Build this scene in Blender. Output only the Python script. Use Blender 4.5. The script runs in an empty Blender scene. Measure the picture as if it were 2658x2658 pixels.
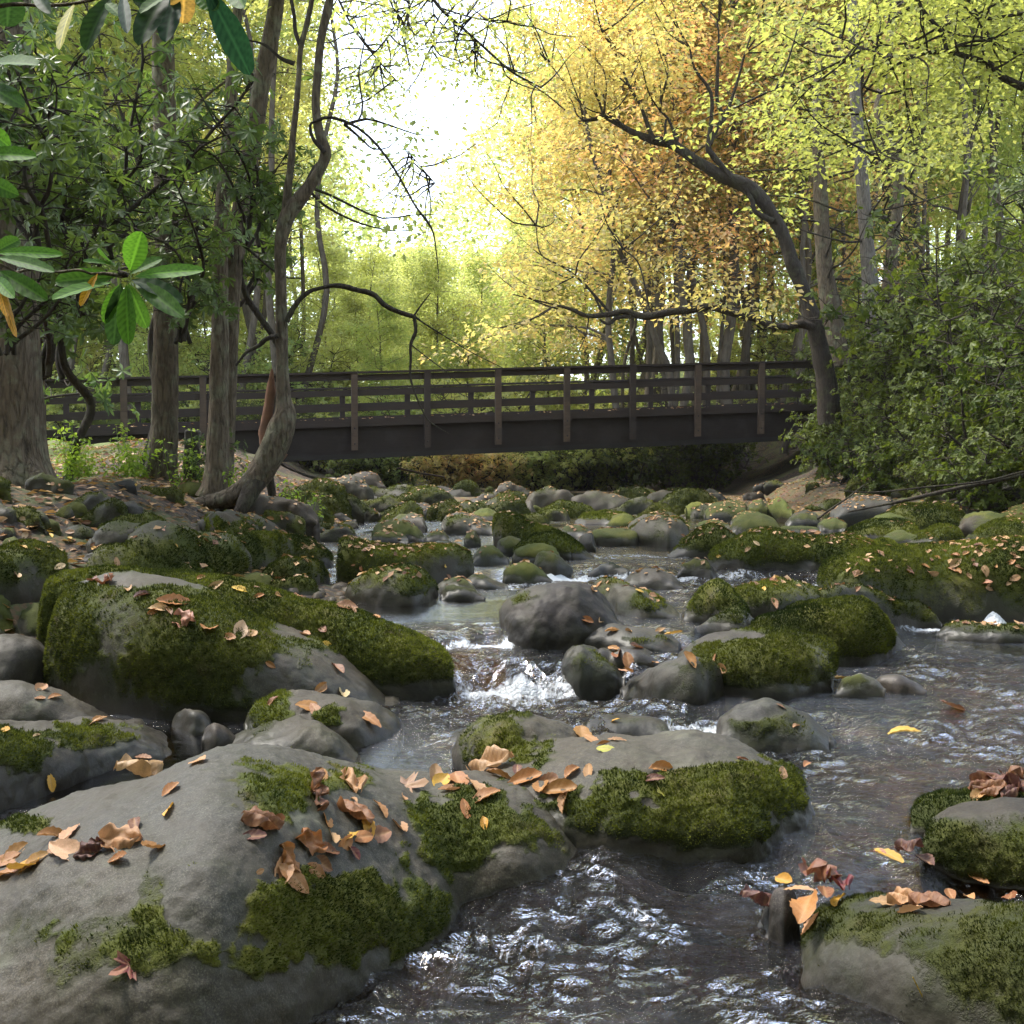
import bpy, math, random
import numpy as np
from mathutils import Vector
from mathutils.bvhtree import BVHTree

random.seed(7)
RG = np.random.default_rng(11)
SC = bpy.context.scene
COL = SC.collection

# ------------------------------------------------------------------ camera, sky, sun, exposure
W0 = 2658.0
CX = W0 / 2
FOV = math.radians(48.0)
F = CX / math.tan(FOV / 2)
HORV = 1211.0                                   # picture row of the horizon
PITCH = math.atan((CX - HORV) / F)
CZ = 1.15
CP, SP = math.cos(PITCH), math.sin(PITCH)
cam = bpy.data.cameras.new('camera')
camo = bpy.data.objects.new('camera', cam)
COL.objects.link(camo)
camo.location = (0, 0, CZ)
camo.rotation_euler = (math.pi / 2 - PITCH, 0, 0)
cam.angle = FOV
cam.clip_start = 0.05
cam.clip_end = 800
SC.camera = camo

SUN_EL, SUN_ROT = math.radians(60), math.radians(-62)     # azimuth measured from +Y, negative = left
world = bpy.data.worlds.new("World")
SC.world = world
world.use_nodes = True
wn, wl = world.node_tree.nodes, world.node_tree.links
bg = wn['Background']
sky = wn.new('ShaderNodeTexSky')
sky.sky_type = 'NISHITA'
sky.sun_disc = False
sky.sun_elevation = SUN_EL
sky.sun_rotation = SUN_ROT
sky.air_density = 1.0
sky.dust_density = 1.2
hs = wn.new('ShaderNodeHueSaturation')
hs.inputs['Saturation'].default_value = 0.6
hs.inputs['Value'].default_value = 1.0
wl.new(sky.outputs[0], hs.inputs['Color'])
wl.new(hs.outputs[0], bg.inputs['Color'])
bg.inputs['Strength'].default_value = 0.15
sd = bpy.data.lights.new('sun', 'SUN')
sd.energy = 1.5
sd.angle = math.radians(11)
sd.color = (1.0, 0.95, 0.86)
so = bpy.data.objects.new('sun', sd)
COL.objects.link(so)
_d = Vector((math.sin(SUN_ROT) * math.cos(SUN_EL), math.cos(SUN_ROT) * math.cos(SUN_EL), math.sin(SUN_EL)))
so.rotation_euler = _d.to_track_quat('Z', 'Y').to_euler()
SC.view_settings.view_transform = 'Standard'
SC.view_settings.look = 'None'
SC.view_settings.gamma = 1
SC.view_settings.use_curve_mapping = False
SC.view_settings.exposure = 2.2
SC.render.engine = 'CYCLES'
cy = SC.cycles
cy.use_denoising = True
cy.max_bounces = 7
cy.diffuse_bounces = 4
cy.glossy_bounces = 3
cy.transmission_bounces = 4
cy.transparent_max_bounces = 12
cy.volume_bounces = 0
cy.caustics_reflective = False
cy.caustics_refractive = False
cy.sample_clamp_indirect = 8

# ------------------------------------------------------------------ picture -> world
def slope(v):                                   # z per metre of depth along the ray of row v
    yc = (CX - v) / F
    return (-SP + yc * CP) / (CP + yc * SP)
def kx(u, v):                                   # x per metre of depth
    return ((u - CX) / F) / (CP + (CX - v) / F * SP)
def at(u, v, y):
    return np.array([kx(u, v) * y, y, CZ + slope(v) * y])
def project(P):
    P = np.asarray(P, float)
    x = P[..., 0]; y = P[..., 1]; z = P[..., 2] - CZ
    fw = y * CP - z * SP
    up = y * SP + z * CP
    return CX + F * x / fw, CX - F * up / fw
VIEW = {'q1': (0, 0, .68789), 'q2': (1329, 0, .68789), 'q3': (0, 1329, .68789), 'q4': (1329, 1329, .68789),
        'z1': (0, 880, .46584), 'z2': (800, 1180, .46584), 'z3': (1758, 1180, .46584),
        'r1': (0, 0, .36232), 'r2': (0, 500, .36232), 'r3': (1958, 700, .36232), 'r4': (1200, 1100, .41408),
        'D': (0, 0, 1.37578)}
def VP(view, pts):
    ox, oy, s = VIEW[view]
    return [(ox + p[0] * s, oy + p[1] * s) + tuple(p[2:]) for p in pts]

# ------------------------------------------------------------------ numpy noise
def _hash(ix, iy, iz, seed):
    h = (ix.astype(np.int64) * 374761393 + iy.astype(np.int64) * 668265263 + iz.astype(np.int64) * 2147483647 + seed * 1274126177) & 0xffffffff
    h = ((h ^ (h >> 13)) * 1274126177) & 0xffffffff
    h = (h ^ (h >> 16)) & 0xffffffff
    return h / 4294967295.0
def vnoise(P, seed=0):
    P = np.asarray(P, float)
    i = np.floor(P); f = P - i
    f = f * f * f * (f * (f * 6 - 15) + 10)
    ix, iy, iz = i[..., 0], i[..., 1], i[..., 2]
    r = 0
    for dx in (0, 1):
        wx = f[..., 0] if dx else 1 - f[..., 0]
        for dy in (0, 1):
            wy = f[..., 1] if dy else 1 - f[..., 1]
            for dz in (0, 1):
                wz = f[..., 2] if dz else 1 - f[..., 2]
                r = r + wx * wy * wz * _hash(ix + dx, iy + dy, iz + dz, seed)
    return r * 2 - 1
def fbm(P, o=4, seed=0, g=.5):
    P = np.asarray(P, float)
    r = 0; a = 1; n = 0
    for k in range(o):
        r = r + a * vnoise(P * (2.03 ** k) + k * 17.3, seed + k)
        n += a; a *= g
    return r / n * 1.4
def sstep(a, b, x):
    t = np.clip((np.asarray(x, float) - a) / (b - a), 0, 1)
    return t * t * (3 - 2 * t)

# ------------------------------------------------------------------ mesh helpers
def make_mesh(name, verts, faces, smooth=True, attrs=None, uniform=None):
    """faces: array (n,k) or list of such arrays"""
    me = bpy.data.meshes.new(name)
    verts = np.asarray(verts, np.float32)
    if not isinstance(faces, list) or isinstance(faces[0], tuple): faces = [np.array(faces)]
    faces = [np.asarray(f, np.int32) for f in faces if len(f)]
    me.vertices.add(len(verts)); me.vertices.foreach_set('co', verts.ravel())
    tot = np.concatenate([f.ravel() for f in faces])
    cnt = np.concatenate([np.full(len(f), f.shape[1], np.int32) for f in faces])
    me.loops.add(len(tot)); me.loops.foreach_set('vertex_index', tot)
    me.polygons.add(len(cnt))
    st = np.concatenate([[0], np.cumsum(cnt)[:-1]]).astype(np.int32)
    me.polygons.foreach_set('loop_start', st)
    me.polygons.foreach_set('loop_total', cnt)
    me.polygons.foreach_set('use_smooth', np.full(len(cnt), smooth, bool))
    for k, a in (attrs or {}).items():
        at_ = me.attributes.new(k, 'FLOAT', 'POINT')
        at_.data.foreach_set('value', np.asarray(a, np.float32))
    me.update(calc_edges=True)
    return me
def link(name, data, mat=None, parent=None, color=None):
    o = bpy.data.objects.new(name, data)
    COL.objects.link(o)
    if mat is not None and data is not None and not data.materials: data.materials.append(mat)
    if parent is not None: o.parent = parent
    if color is not None: o.color = color
    return o
def tag(o, label=None, cat=None, group=None, kind=None):
    if label: o['label'] = label
    if cat: o['category'] = cat
    if group: o['group'] = group
    if kind: o['kind'] = kind
    return o
def thing(name, label, cat, loc=(0, 0, 0), rz=0, group=None):
    o = bpy.data.objects.new(name, None)
    COL.objects.link(o)
    o.location = [float(c) for c in loc]; o.rotation_euler = (0, 0, rz); o.empty_display_size = .1
    return tag(o, label, cat, group)
def dup(root, loc, rz=0, sc=1, label=None, group=None, color=None):
    r = root.copy(); COL.objects.link(r); r.location = [float(c) for c in loc]; r.rotation_euler = (0, 0, rz); r.scale = (sc, sc, sc)
    if label: r['label'] = label
    if group: r['group'] = group
    for ch in list(root.children):
        c = ch.copy(); COL.objects.link(c); c.parent = r
        if color is not None: c.color = color
        for gch in ch.children:
            d = gch.copy(); COL.objects.link(d); d.parent = c
            if color is not None: d.color = color
    return r
def catmull(pts, k=6):
    pts = np.asarray(pts, float)
    if len(pts) < 3: 
        t = np.linspace(0, 1, k + 1)[:, None]
        return pts[0] * (1 - t) + pts[-1] * t
    P = np.vstack([2 * pts[0] - pts[1], pts, 2 * pts[-1] - pts[-2]])
    out = []
    for i in range(1, len(P) - 2):
        t = np.linspace(0, 1, k, endpoint=False)[:, None]
        a, b, c, d = P[i - 1], P[i], P[i + 1], P[i + 2]
        out.append(.5 * ((2 * b) + (c - a) * t + (2 * a - 5 * b + 4 * c - d) * t ** 2 + (3 * b - a - 3 * c + d) * t ** 3))
    out.append(pts[-1:])
    return np.vstack(out)
class MB:
    def __init__(s): s.v = []; s.f4 = []; s.f3 = []; s.n = 0; s.at = {}
    def add(s, v, f, **at_):
        f = np.asarray(f)
        if len(f):
            (s.f4 if f.shape[1] == 4 else s.f3).append(f + s.n)
        s.v.append(np.asarray(v, float)); s.n += len(v)
        for k, a in at_.items():
            s.at.setdefault(k, []).append(np.broadcast_to(a, (len(v),)))
    def tube(s, path, rad, sides=8, k=5, rough=0.0, seed=0, cap=True):
        """path (n,3), rad (n,)"""
        pr = catmull(np.hstack([np.asarray(path, float), np.asarray(rad, float)[:, None]]), k)
        P, R = pr[:, :3], np.maximum(pr[:, 3], 1e-4)
        n = len(P)
        T = np.gradient(P, axis=0); T /= np.linalg.norm(T, axis=1)[:, None] + 1e-9
        up = np.array([0.13, 1, .21]); A = np.cross(T, up); A /= np.linalg.norm(A, axis=1)[:, None] + 1e-9
        B = np.cross(T, A)
        th = np.linspace(0, 2 * np.pi, sides, endpoint=False)
        rr = R[:, None] * np.ones(sides)
        if rough:
            q = np.stack([np.cos(th)[None] * 1.5 + 0 * rr, np.sin(th)[None] * 1.5 + 0 * rr, np.cumsum(np.linalg.norm(np.gradient(P, axis=0), axis=1))[:, None] / (R.mean() * 2.5) + 0 * rr], -1)
            rr = rr * (1 + rough * fbm(q, 3, seed))
        V = P[:, None] + rr[..., None] * (np.cos(th)[None, :, None] * A[:, None] + np.sin(th)[None, :, None] * B[:, None])
        i = np.arange(n - 1)[:, None] * sides; j = np.arange(sides)[None]; j2 = (j + 1) % sides
        f = np.stack([i + j, i + j2, i + sides + j2, i + sides + j], -1).reshape(-1, 4)
        s.add(V.reshape(-1, 3), f)
        if cap:
            for base in (0, (n - 1) * sides):
                c = V.reshape(-1, 3)[base:base + sides]
                s.add(np.vstack([c, c.mean(0)]), np.stack([np.arange(sides), (np.arange(sides) + 1) % sides, np.full(sides, sides)], 1))
        return P
    def box(s, lo, hi, M=None):
        x0, y0, z0 = lo; x1, y1, z1 = hi
        v = np.array([(x, y, z) for x in (x0, x1) for y in (y0, y1) for z in (z0, z1)], float)
        f = [(0, 1, 3, 2), (4, 6, 7, 5), (0, 4, 5, 1), (2, 3, 7, 6), (0, 2, 6, 4), (1, 5, 7, 3)]
        if M is not None: v = M(v)
        s.add(v, f)
    def mesh(s, name, smooth=True):
        fs = []
        if s.f4: fs.append(np.vstack(s.f4))
        if s.f3: fs.append(np.vstack(s.f3))
        return make_mesh(name, np.vstack(s.v), fs, smooth, {k: np.concatenate(a) for k, a in s.at.items()})
    def build(s, name, mat, parent=None, smooth=True, color=None):
        return link(name, s.mesh(name, smooth), mat, parent, color)

# ------------------------------------------------------------------ materials
def mat_new(name):
    m = bpy.data.materials.new(name); m.use_nodes = True
    nt = m.node_tree; nt.nodes.clear()
    return m, nt
class NT:
    def __init__(s, nt): s.nt = nt
    def n(s, t, **kw):
        x = s.nt.nodes.new(t)
        for k, v in kw.items():
            if k.startswith('i_'): x.inputs[k[2:].replace('_', ' ')].default_value = v
            else: setattr(x, k, v)
        return x
    def l(s, a, b): s.nt.links.new(a, b)
    def noise(s, scale, detail=4, rough=.55, vec=None, dist=0):
        x = s.n('ShaderNodeTexNoise'); x.inputs['Scale'].default_value = scale; x.inputs['Detail'].default_value = detail
        x.inputs['Roughness'].default_value = rough; x.inputs['Distortion'].default_value = dist
        if vec is not None: s.l(vec, x.inputs['Vector'])
        return x.outputs['Fac']
    def ramp(s, fac, stops):
        x = s.n('ShaderNodeValToRGB'); e = x.color_ramp.elements
        while len(e) < len(stops): e.new(.5)
        for q, (p, c) in zip(e, stops):
            q.position = p; q.color = (c[0], c[1], c[2], 1) if hasattr(c, '__len__') else (c, c, c, 1)
        s.l(fac, x.inputs[0]); return x.outputs[0]
    def math(s, op, a, b=None, clamp=False):
        x = s.n('ShaderNodeMath'); x.operation = op; x.use_clamp = clamp
        for i, q in enumerate((a, b)):
            if q is None: continue
            if hasattr(q, 'is_output'): s.l(q, x.inputs[i])
            else: x.inputs[i].default_value = q
        return x.outputs[0]
    def mix(s, fac, a, b, mode='MIX'):
        x = s.n('ShaderNodeMix'); x.data_type = 'RGBA'; x.blend_type = mode
        for i, q in ((0, fac), (6, a), (7, b)):
            if hasattr(q, 'is_output'): s.l(q, x.inputs[i])
            elif i == 0: x.inputs[i].default_value = q
            else: x.inputs[i].default_value = (q[0], q[1], q[2], 1)
        return x.outputs[2]
    def attr(s, name):
        x = s.n('ShaderNodeAttribute'); x.attribute_name = name; return x.outputs['Fac']
    def pos(s): return s.n('ShaderNodeNewGeometry').outputs['Position']
    def objc(s): return s.n('ShaderNodeTexCoord').outputs['Object']
    def bump(s, h, strength=.5, dist=.01, nrm=None):
        x = s.n('ShaderNodeBump'); x.inputs['Strength'].default_value = strength; x.inputs['Distance'].default_value = dist
        s.l(h, x.inputs['Height'])
        if nrm is not None: s.l(nrm, x.inputs['Normal'])
        return x.outputs[0]
    def out(s, sh):
        o = s.n('ShaderNodeOutputMaterial'); s.l(sh, o.inputs[0])

def m_stone():
    m, nt = mat_new('river_stone'); N = NT(nt)
    p = N.pos(); oi = N.n('ShaderNodeObjectInfo')
    base = N.mix(N.noise(5, 5, .6, p), (.036, .035, .032), (.105, .102, .094))
    base = N.mix(N.ramp(N.noise(1.7, 3, .5, p), [(.4, 0), (.62, 1)]), base, (.085, .068, .048))
    sp = N.noise(90, 3, .7, p)
    base = N.mix(N.ramp(sp, [(.45, 0), (.75, .45)]), base, (.17, .165, .15))
    gr = N.noise(240, 2, .8, p); base = N.mix(N.ramp(gr, [(.38, .55), (.5, 0)]), base, (.02, .02, .018)); base = N.mix(N.ramp(gr, [(.56, 0), (.66, .5)]), base, (.26, .25, .23))
    vein = N.ramp(N.noise(2.2, 6, .6, p, 2.5), [(.485, 0), (.5, .5), (.515, 0)]); base = N.mix(vein, base, (.03, .028, .022))
    lich = N.ramp(N.noise(3.1, 5, .65, p, .4), [(.60, 0), (.67, 1)])
    base = N.mix(N.math('MULTIPLY', lich, .55), base, (.21, .22, .18))
    base = N.mix(1.0, base, oi.outputs['Color'], 'MULTIPLY')
    base = N.mix(1.0, base, (.62, .60, .52), 'MULTIPLY')
    wet = N.attr('wet')  # carries waterline damp and painted shade of the lower flanks
    wet_shade = N.math('ADD', wet, N.math('MULTIPLY', N.math('MULTIPLY', N.math('SUBTRACT', N.noise(7, 4, .65, p), .5), 1.6), N.math('MINIMUM', N.math('MULTIPLY', wet, 4), 1)), True)
    base = N.mix(N.math('MULTIPLY', wet_shade, .72), base, (.012, .011, .008))
    # moss
    f1 = N.noise(38, 5, .75, p); f2 = N.noise(170, 3, .7, p)
    mf = N.math('ADD', N.attr('moss'), N.math('MULTIPLY', N.math('SUBTRACT', f1, .5), .75))
    mf = N.math('ADD', mf, N.math('MULTIPLY', N.math('SUBTRACT', f2, .5), .35))
    mfac = N.ramp(mf, [(.38, 0), (.62, 1)])
    film = N.ramp(N.math('ADD', N.attr('moss'), N.math('MULTIPLY', N.math('SUBTRACT', N.noise(7, 5, .7, p), .5), 1.5)), [(-.05, 0), (.55, .85)])
    base = N.mix(N.math('MULTIPLY', film, .8), base, (.034, .036, .014))
    stain = N.ramp(N.noise(3.4, 5, .7, p, 1.0), [(.46, 0), (.60, .55)])
    base = N.mix(stain, base, (.045, .038, .028))
    vo = N.n('ShaderNodeTexVoronoi'); vo.inputs['Scale'].default_value = 55; N.l(p, vo.inputs['Vector'])
    base = N.mix(N.ramp(vo.outputs['Distance'], [(.0, .5), (.22, 0)]), base, (.02, .019, .016))
    mc = N.mix(N.noise(14, 5, .7, p), (.020, .032, .005), (.115, .13, .018))
    mc = N.mix(N.ramp(N.noise(2.7, 3, .6, p), [(.45, 0), (.7, .75)]), mc, (.16, .15, .022))
    mc = N.mix(N.ramp(f2, [(.35, 0), (.8, .5)]), mc, (.03, .04, .008))
    mc = N.mix(N.ramp(N.noise(5.3, 4, .6, p), [(.58, 0), (.7, .6)]), mc, (.085, .06, .025))
    br = N.n('ShaderNodeMix', data_type='FLOAT'); N.l(oi.outputs['Alpha'], br.inputs[0]); br.inputs[2].default_value = .35; br.inputs[3].default_value = 1.15
    cc = N.n('ShaderNodeCombineColor')
    for k in range(3): N.l(br.outputs[0], cc.inputs[k])
    mc = N.mix(1.0, mc, cc.outputs[0], 'MULTIPLY')
    mc = N.mix(N.math('MULTIPLY', wet_shade, .8), mc, (.009, .012, .003))  # moss takes the same damp and painted flank shade
    col = N.mix(mfac, base, mc)
    rough = N.math('SUBTRACT', .66, N.math('MULTIPLY', wet_shade, .24))
    rough = N.math('MAXIMUM', rough, N.math('MULTIPLY', mfac, .9))
    h = N.math('ADD', N.math('MULTIPLY', N.noise(60, 6, .65, p), .5), N.math('MULTIPLY', N.math('MULTIPLY', f2, mfac), 1.6))
    h = N.math('ADD', h, N.math('MULTIPLY', N.noise(11, 4, .6, p), .5))
    h = N.math('ADD', h, N.math('MULTIPLY', mfac, .7))
    b = N.n('ShaderNodeBsdfPrincipled')
    N.l(col, b.inputs['Base Color']); N.l(rough, b.inputs['Roughness']); b.inputs['Specular IOR Level'].default_value = .3
    N.l(N.bump(h, .6, .008), b.inputs['Normal'])
    N.out(b.outputs[0]); return m

def m_leaf(name, c1, c2, c3=None, trans=.45, rough=.5, spec=.3, useobj=False):
    """foliage: per leaf 'tint' attribute mixes c1..c2, object random shifts towards c3"""
    m, nt = mat_new(name); N = NT(nt)
    t = N.attr('tint'); oi = N.n('ShaderNodeObjectInfo')
    c = N.mix(t, c1, c2)
    if c3 is not None: c = N.mix(N.math('MULTIPLY', oi.outputs['Random'], .8), c, c3)
    if useobj: c = N.mix(1.0, c, oi.outputs['Color'], 'MULTIPLY')
    b = N.n('ShaderNodeBsdfPrincipled'); N.l(c, b.inputs['Base Color']); b.inputs['Roughness'].default_value = rough
    b.inputs['Specular IOR Level'].default_value = spec
    tr = N.n('ShaderNodeBsdfTranslucent'); N.l(N.mix(1.0, c, (1.5, 1.5, .9), 'MULTIPLY'), tr.inputs[0])
    mx = N.n('ShaderNodeMixShader'); mx.inputs[0].default_value = trans
    N.l(b.outputs[0], mx.inputs[1]); N.l(tr.outputs[0], mx.inputs[2])
    N.out(mx.outputs[0]); return m

def m_bark(name, c1, c2, c3, scale=(30, 30, 6), bump=.02, lich=.35):
    m, nt = mat_new(name); N = NT(nt)
    mp = N.n('ShaderNodeMapping'); mp.inputs['Scale'].default_value = scale; N.l(N.pos(), mp.inputs[0])
    n1 = N.noise(1, 6, .65, mp.outputs[0], .6)
    c = N.mix(n1, c1, c2)
    c = N.mix(N.math('MULTIPLY', N.ramp(N.noise(4.5, 5, .7, N.pos()), [(.5, 0), (.64, 1)]), lich), c, c3)
    vo = N.n('ShaderNodeTexVoronoi'); vo.feature = 'DISTANCE_TO_EDGE'; vo.inputs['Scale'].default_value = .9; N.l(mp.outputs[0], vo.inputs['Vector'])
    fis = N.math('MULTIPLY', N.ramp(vo.outputs['Distance'], [(.02, 1), (.2, 0)]), N.ramp(N.noise(3, 4, .6, mp.outputs[0]), [(.35, 0), (.6, .8)]))
    c = N.mix(N.math('MULTIPLY', fis, .55), c, (.025, .02, .014))
    c = N.mix(N.ramp(n1, [(.3, .7), (.45, 0)]), c, (.02, .017, .012))
    n1 = N.math('SUBTRACT', n1, N.math('MULTIPLY', fis, .6))
    b = N.n('ShaderNodeBsdfPrincipled'); N.l(c, b.inputs['Base Color']); b.inputs['Roughness'].default_value = .9
    b.inputs['Specular IOR Level'].default_value = .2
    N.l(N.bump(n1, .9, bump), b.inputs['Normal'])
    N.out(b.outputs[0]); return m

def m_wood(name, c1, c2, rough=.8, moss=0):
    m, nt = mat_new(name); N = NT(nt)
    mp = N.n('ShaderNodeMapping'); mp.inputs['Scale'].default_value = (3, 12, 30); N.l(N.objc(), mp.inputs[0])
    n1 = N.noise(1, 6, .7, mp.outputs[0], .4)
    c = N.mix(n1, c1, c2)
    c = N.mix(N.ramp(N.noise(2.2, 4, .6, N.pos()), [(.5, 0), (.65, .6)]), c, (.03, .024, .02))
    if moss: c = N.mix(N.math('MULTIPLY', N.ramp(N.noise(6, 4, .6, N.pos()), [(.5, 0), (.6, 1)]), moss), c, (.06, .07, .02))
    b = N.n('ShaderNodeBsdfPrincipled'); N.l(c, b.inputs['Base Color']); b.inputs['Roughness'].default_value = rough
    b.inputs['Specular IOR Level'].default_value = .3
    N.l(N.bump(n1, .6, .006), b.inputs['Normal'])
    N.out(b.outputs[0]); return m

def m_water():
    m, nt = mat_new('stream_water'); N = NT(nt)
    p = N.pos()
    mp = N.n('ShaderNodeMapping'); mp.inputs['Scale'].default_value = (1.0, 1.7, 1.0); N.l(p, mp.inputs[0])
    turb = N.attr('turb')
    h = N.math('MULTIPLY', N.noise(26, 4, .6, mp.outputs[0], .8), 1.0)
    h2 = N.math('MULTIPLY', N.noise(75, 3, .6, mp.outputs[0], .5), .3)
    hh = N.math('MULTIPLY', N.math('ADD', h, h2), turb)
    bmp = N.bump(hh, 1.0, .045)
    gl = N.n('ShaderNodeBsdfGlossy'); gl.inputs['Roughness'].default_value = .015; gl.inputs[0].default_value = (1, 1, 1, 1)
    N.l(bmp, gl.inputs['Normal'])
    tr = N.n('ShaderNodeBsdfTransparent'); tr.inputs[0].default_value = (.50, .36, .16, 1)
    fr = N.n('ShaderNodeFresnel'); fr.inputs['IOR'].default_value = 1.38; N.l(bmp, fr.inputs['Normal'])
    mx = N.n('ShaderNodeMixShader'); N.l(N.math('ADD', N.math('MULTIPLY', fr.outputs[0], 1.45), .0, True), mx.inputs[0])
    N.l(tr.outputs[0], mx.inputs[1]); N.l(gl.outputs[0], mx.inputs[2])
    mp2 = N.n('ShaderNodeMapping'); mp2.inputs['Scale'].default_value = (1.0, .45, .5); N.l(p, mp2.inputs[0])
    fn = N.noise(34, 6, .72, mp2.outputs[0], 1.2)
    ff = N.math('ADD', N.math('MULTIPLY', N.attr('foam'), .62), N.math('SUBTRACT', fn, .5))
    foam = N.ramp(ff, [(.30, 0), (.55, 1)])
    fb = N.n('ShaderNodeBsdfPrincipled'); fb.inputs['Base Color'].default_value = (.78, .82, .86, 1); fb.inputs['Roughness'].default_value = .35
    N.l(bmp, fb.inputs['Normal'])
    mx2 = N.n('ShaderNodeMixShader'); N.l(N.math('MULTIPLY', foam, .8), mx2.inputs[0]); N.l(mx.outputs[0], mx2.inputs[1]); N.l(fb.outputs[0], mx2.inputs[2])
    N.out(mx2.outputs[0]); return m

def m_ground():
    m, nt = mat_new('bank_soil'); N = NT(nt); p = N.pos()
    c = N.mix(N.noise(9, 6, .7, p), (.011, .008, .005), (.042, .028, .017))
    c = N.mix(N.ramp(N.noise(1.6, 4, .6, p), [(.48, 0), (.6, .8)]), c, (.07, .085, .02))
    v = N.n('ShaderNodeTexVoronoi'); v.inputs['Scale'].default_value = 22; N.l(p, v.inputs['Vector'])
    lf = N.ramp(v.outputs['Distance'], [(.3, 1), (.5, 0)])
    lc = N.mix(N.noise(30, 2, .5, p), (.05, .027, .012), (.20, .11, .05))
    c = N.mix(N.math('MULTIPLY', lf, .8), c, lc)
    bed = N.attr('bed')
    bc = N.mix(N.noise(7, 5, .6, p), (.04, .028, .010), (.16, .115, .042))
    v2 = N.n('ShaderNodeTexVoronoi'); v2.inputs['Scale'].default_value = 9; N.l(p, v2.inputs['Vector'])
    bc = N.mix(.35, bc, N.mix(1.0, v2.outputs['Color'], (.16, .115, .055), 'MULTIPLY'))
    c = N.mix(bed, c, bc)
    gr = N.attr('grass')
    c = N.mix(gr, c, N.mix(N.noise(4, 5, .7, p), (.07, .10, .02), (.15, .17, .04)))
    b = N.n('ShaderNodeBsdfPrincipled'); N.l(c, b.inputs['Base Color']); b.inputs['Roughness'].default_value = .9
    h = N.math('ADD', N.noise(25, 5, .7, p), N.math('MULTIPLY', v2.outputs['Distance'], N.math('MULTIPLY', bed, -2)))
    N.l(N.bump(h, .8, .03), b.inputs['Normal'])
    N.out(b.outputs[0]); return m

def m_fallen():
    m, nt = mat_new('fallen_leaf_skin'); N = NT(nt); oi = N.n('ShaderNodeObjectInfo')
    oc = N.objc()
    c = N.mix(N.noise(28, 4, .6, oc), (.55, .50, .45), (1.25, 1.2, 1.15))
    c = N.mix(1.0, c, oi.outputs['Color'], 'MULTIPLY')
    c = N.mix(N.ramp(N.noise(60, 3, .6, oc), [(.6, 0), (.72, .6)]), c, (.10, .04, .02))
    c = N.mix(N.math('MULTIPLY', N.attr('vein'), .45), c, (.5, .3, .14))
    b = N.n('ShaderNodeBsdfPrincipled'); N.l(c, b.inputs['Base Color']); b.inputs['Roughness'].default_value = .42
    b.inputs['Specular IOR Level'].default_value = .4
    N.l(N.bump(N.math('ADD', N.noise(90, 3, .6, oc), N.attr('vein')), .5, .002), b.inputs['Normal'])
    tr = N.n('ShaderNodeBsdfTranslucent'); N.l(c, tr.inputs[0])
    mx = N.n('ShaderNodeMixShader'); mx.inputs[0].default_value = .2
    N.l(b.outputs[0], mx.inputs[1]); N.l(tr.outputs[0], mx.inputs[2])
    N.out(mx.outputs[0]); return m

M = dict(
    stone=m_stone(), water=m_water(), ground=m_ground(), fallen=m_fallen(),
    moss=m_leaf('moss_fronds', (.016, .026, .005), (.14, .155, .022), None, .25, .8, .1, True),
    green=m_leaf('green_leaves', (.18, .27, .085), (.38, .42, .13), (.39, .37, .13), .55),
    lime=m_leaf('lime_leaves', (.28, .37, .13), (.48, .50, .20), (.48, .43, .18), .55),
    orange=m_leaf('orange_leaves', (.46, .42, .19), (.72, .37, .20), (.45, .44, .19), .55),
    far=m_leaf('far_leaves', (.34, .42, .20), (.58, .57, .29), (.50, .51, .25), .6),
    bush=m_leaf('bush_leaves', (.03, .055, .010), (.14, .175, .028), (.10, .12, .02), .4, .5, .25),
    rhodo=m_leaf('rhododendron_leaves', (.035, .075, .022), (.15, .22, .05), (.09, .13, .035), .42, .42, .35),
    yellow=m_leaf('yellow_leaves', (.42, .30, .04), (.60, .36, .06), None, .4),
    weeds=m_leaf('weed_leaves', (.16, .26, .03), (.34, .45, .06), None, .45),
    bigleaf=m_leaf('large_glossy_leaf', (.45, .5, .45), (1.45, 1.4, 1.1), None, .42, .6, .18, True),
    bark=m_bark('grey_brown_bark', (.07, .053, .034), (.20, .155, .11), (.22, .23, .15), (22, 22, 5), .03, .5),
    barkdark=m_bark('dark_wet_bark', (.022, .017, .013), (.075, .06, .046), (.09, .095, .05), lich=.4),
    barkpale=m_bark('pale_grey_bark', (.10, .085, .07), (.23, .20, .17), (.24, .25, .21)),
    barkfar=m_bark('far_trunk_bark', (.07, .055, .04), (.15, .125, .095), (.17, .16, .11), (8, 8, 2)),
    heart=m_wood('broken_heartwood', (.10, .045, .025), (.26, .13, .07)),
    timber=m_wood('dark_stained_timber', (.014, .010, .008), (.052, .036, .027), .75),
    postwood=m_wood('weathered_post_timber', (.035, .024, .017), (.115, .078, .052), .8),
    girder=m_wood('dark_brown_girder', (.007, .005, .004), (.024, .015, .011), .7),
    steel=m_wood('black_flange', (.008, .007, .007), (.02, .016, .014), .5),
    drift=m_wood('bleached_driftwood', (.10, .078, .062), (.27, .22, .19), .85),
)

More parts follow.
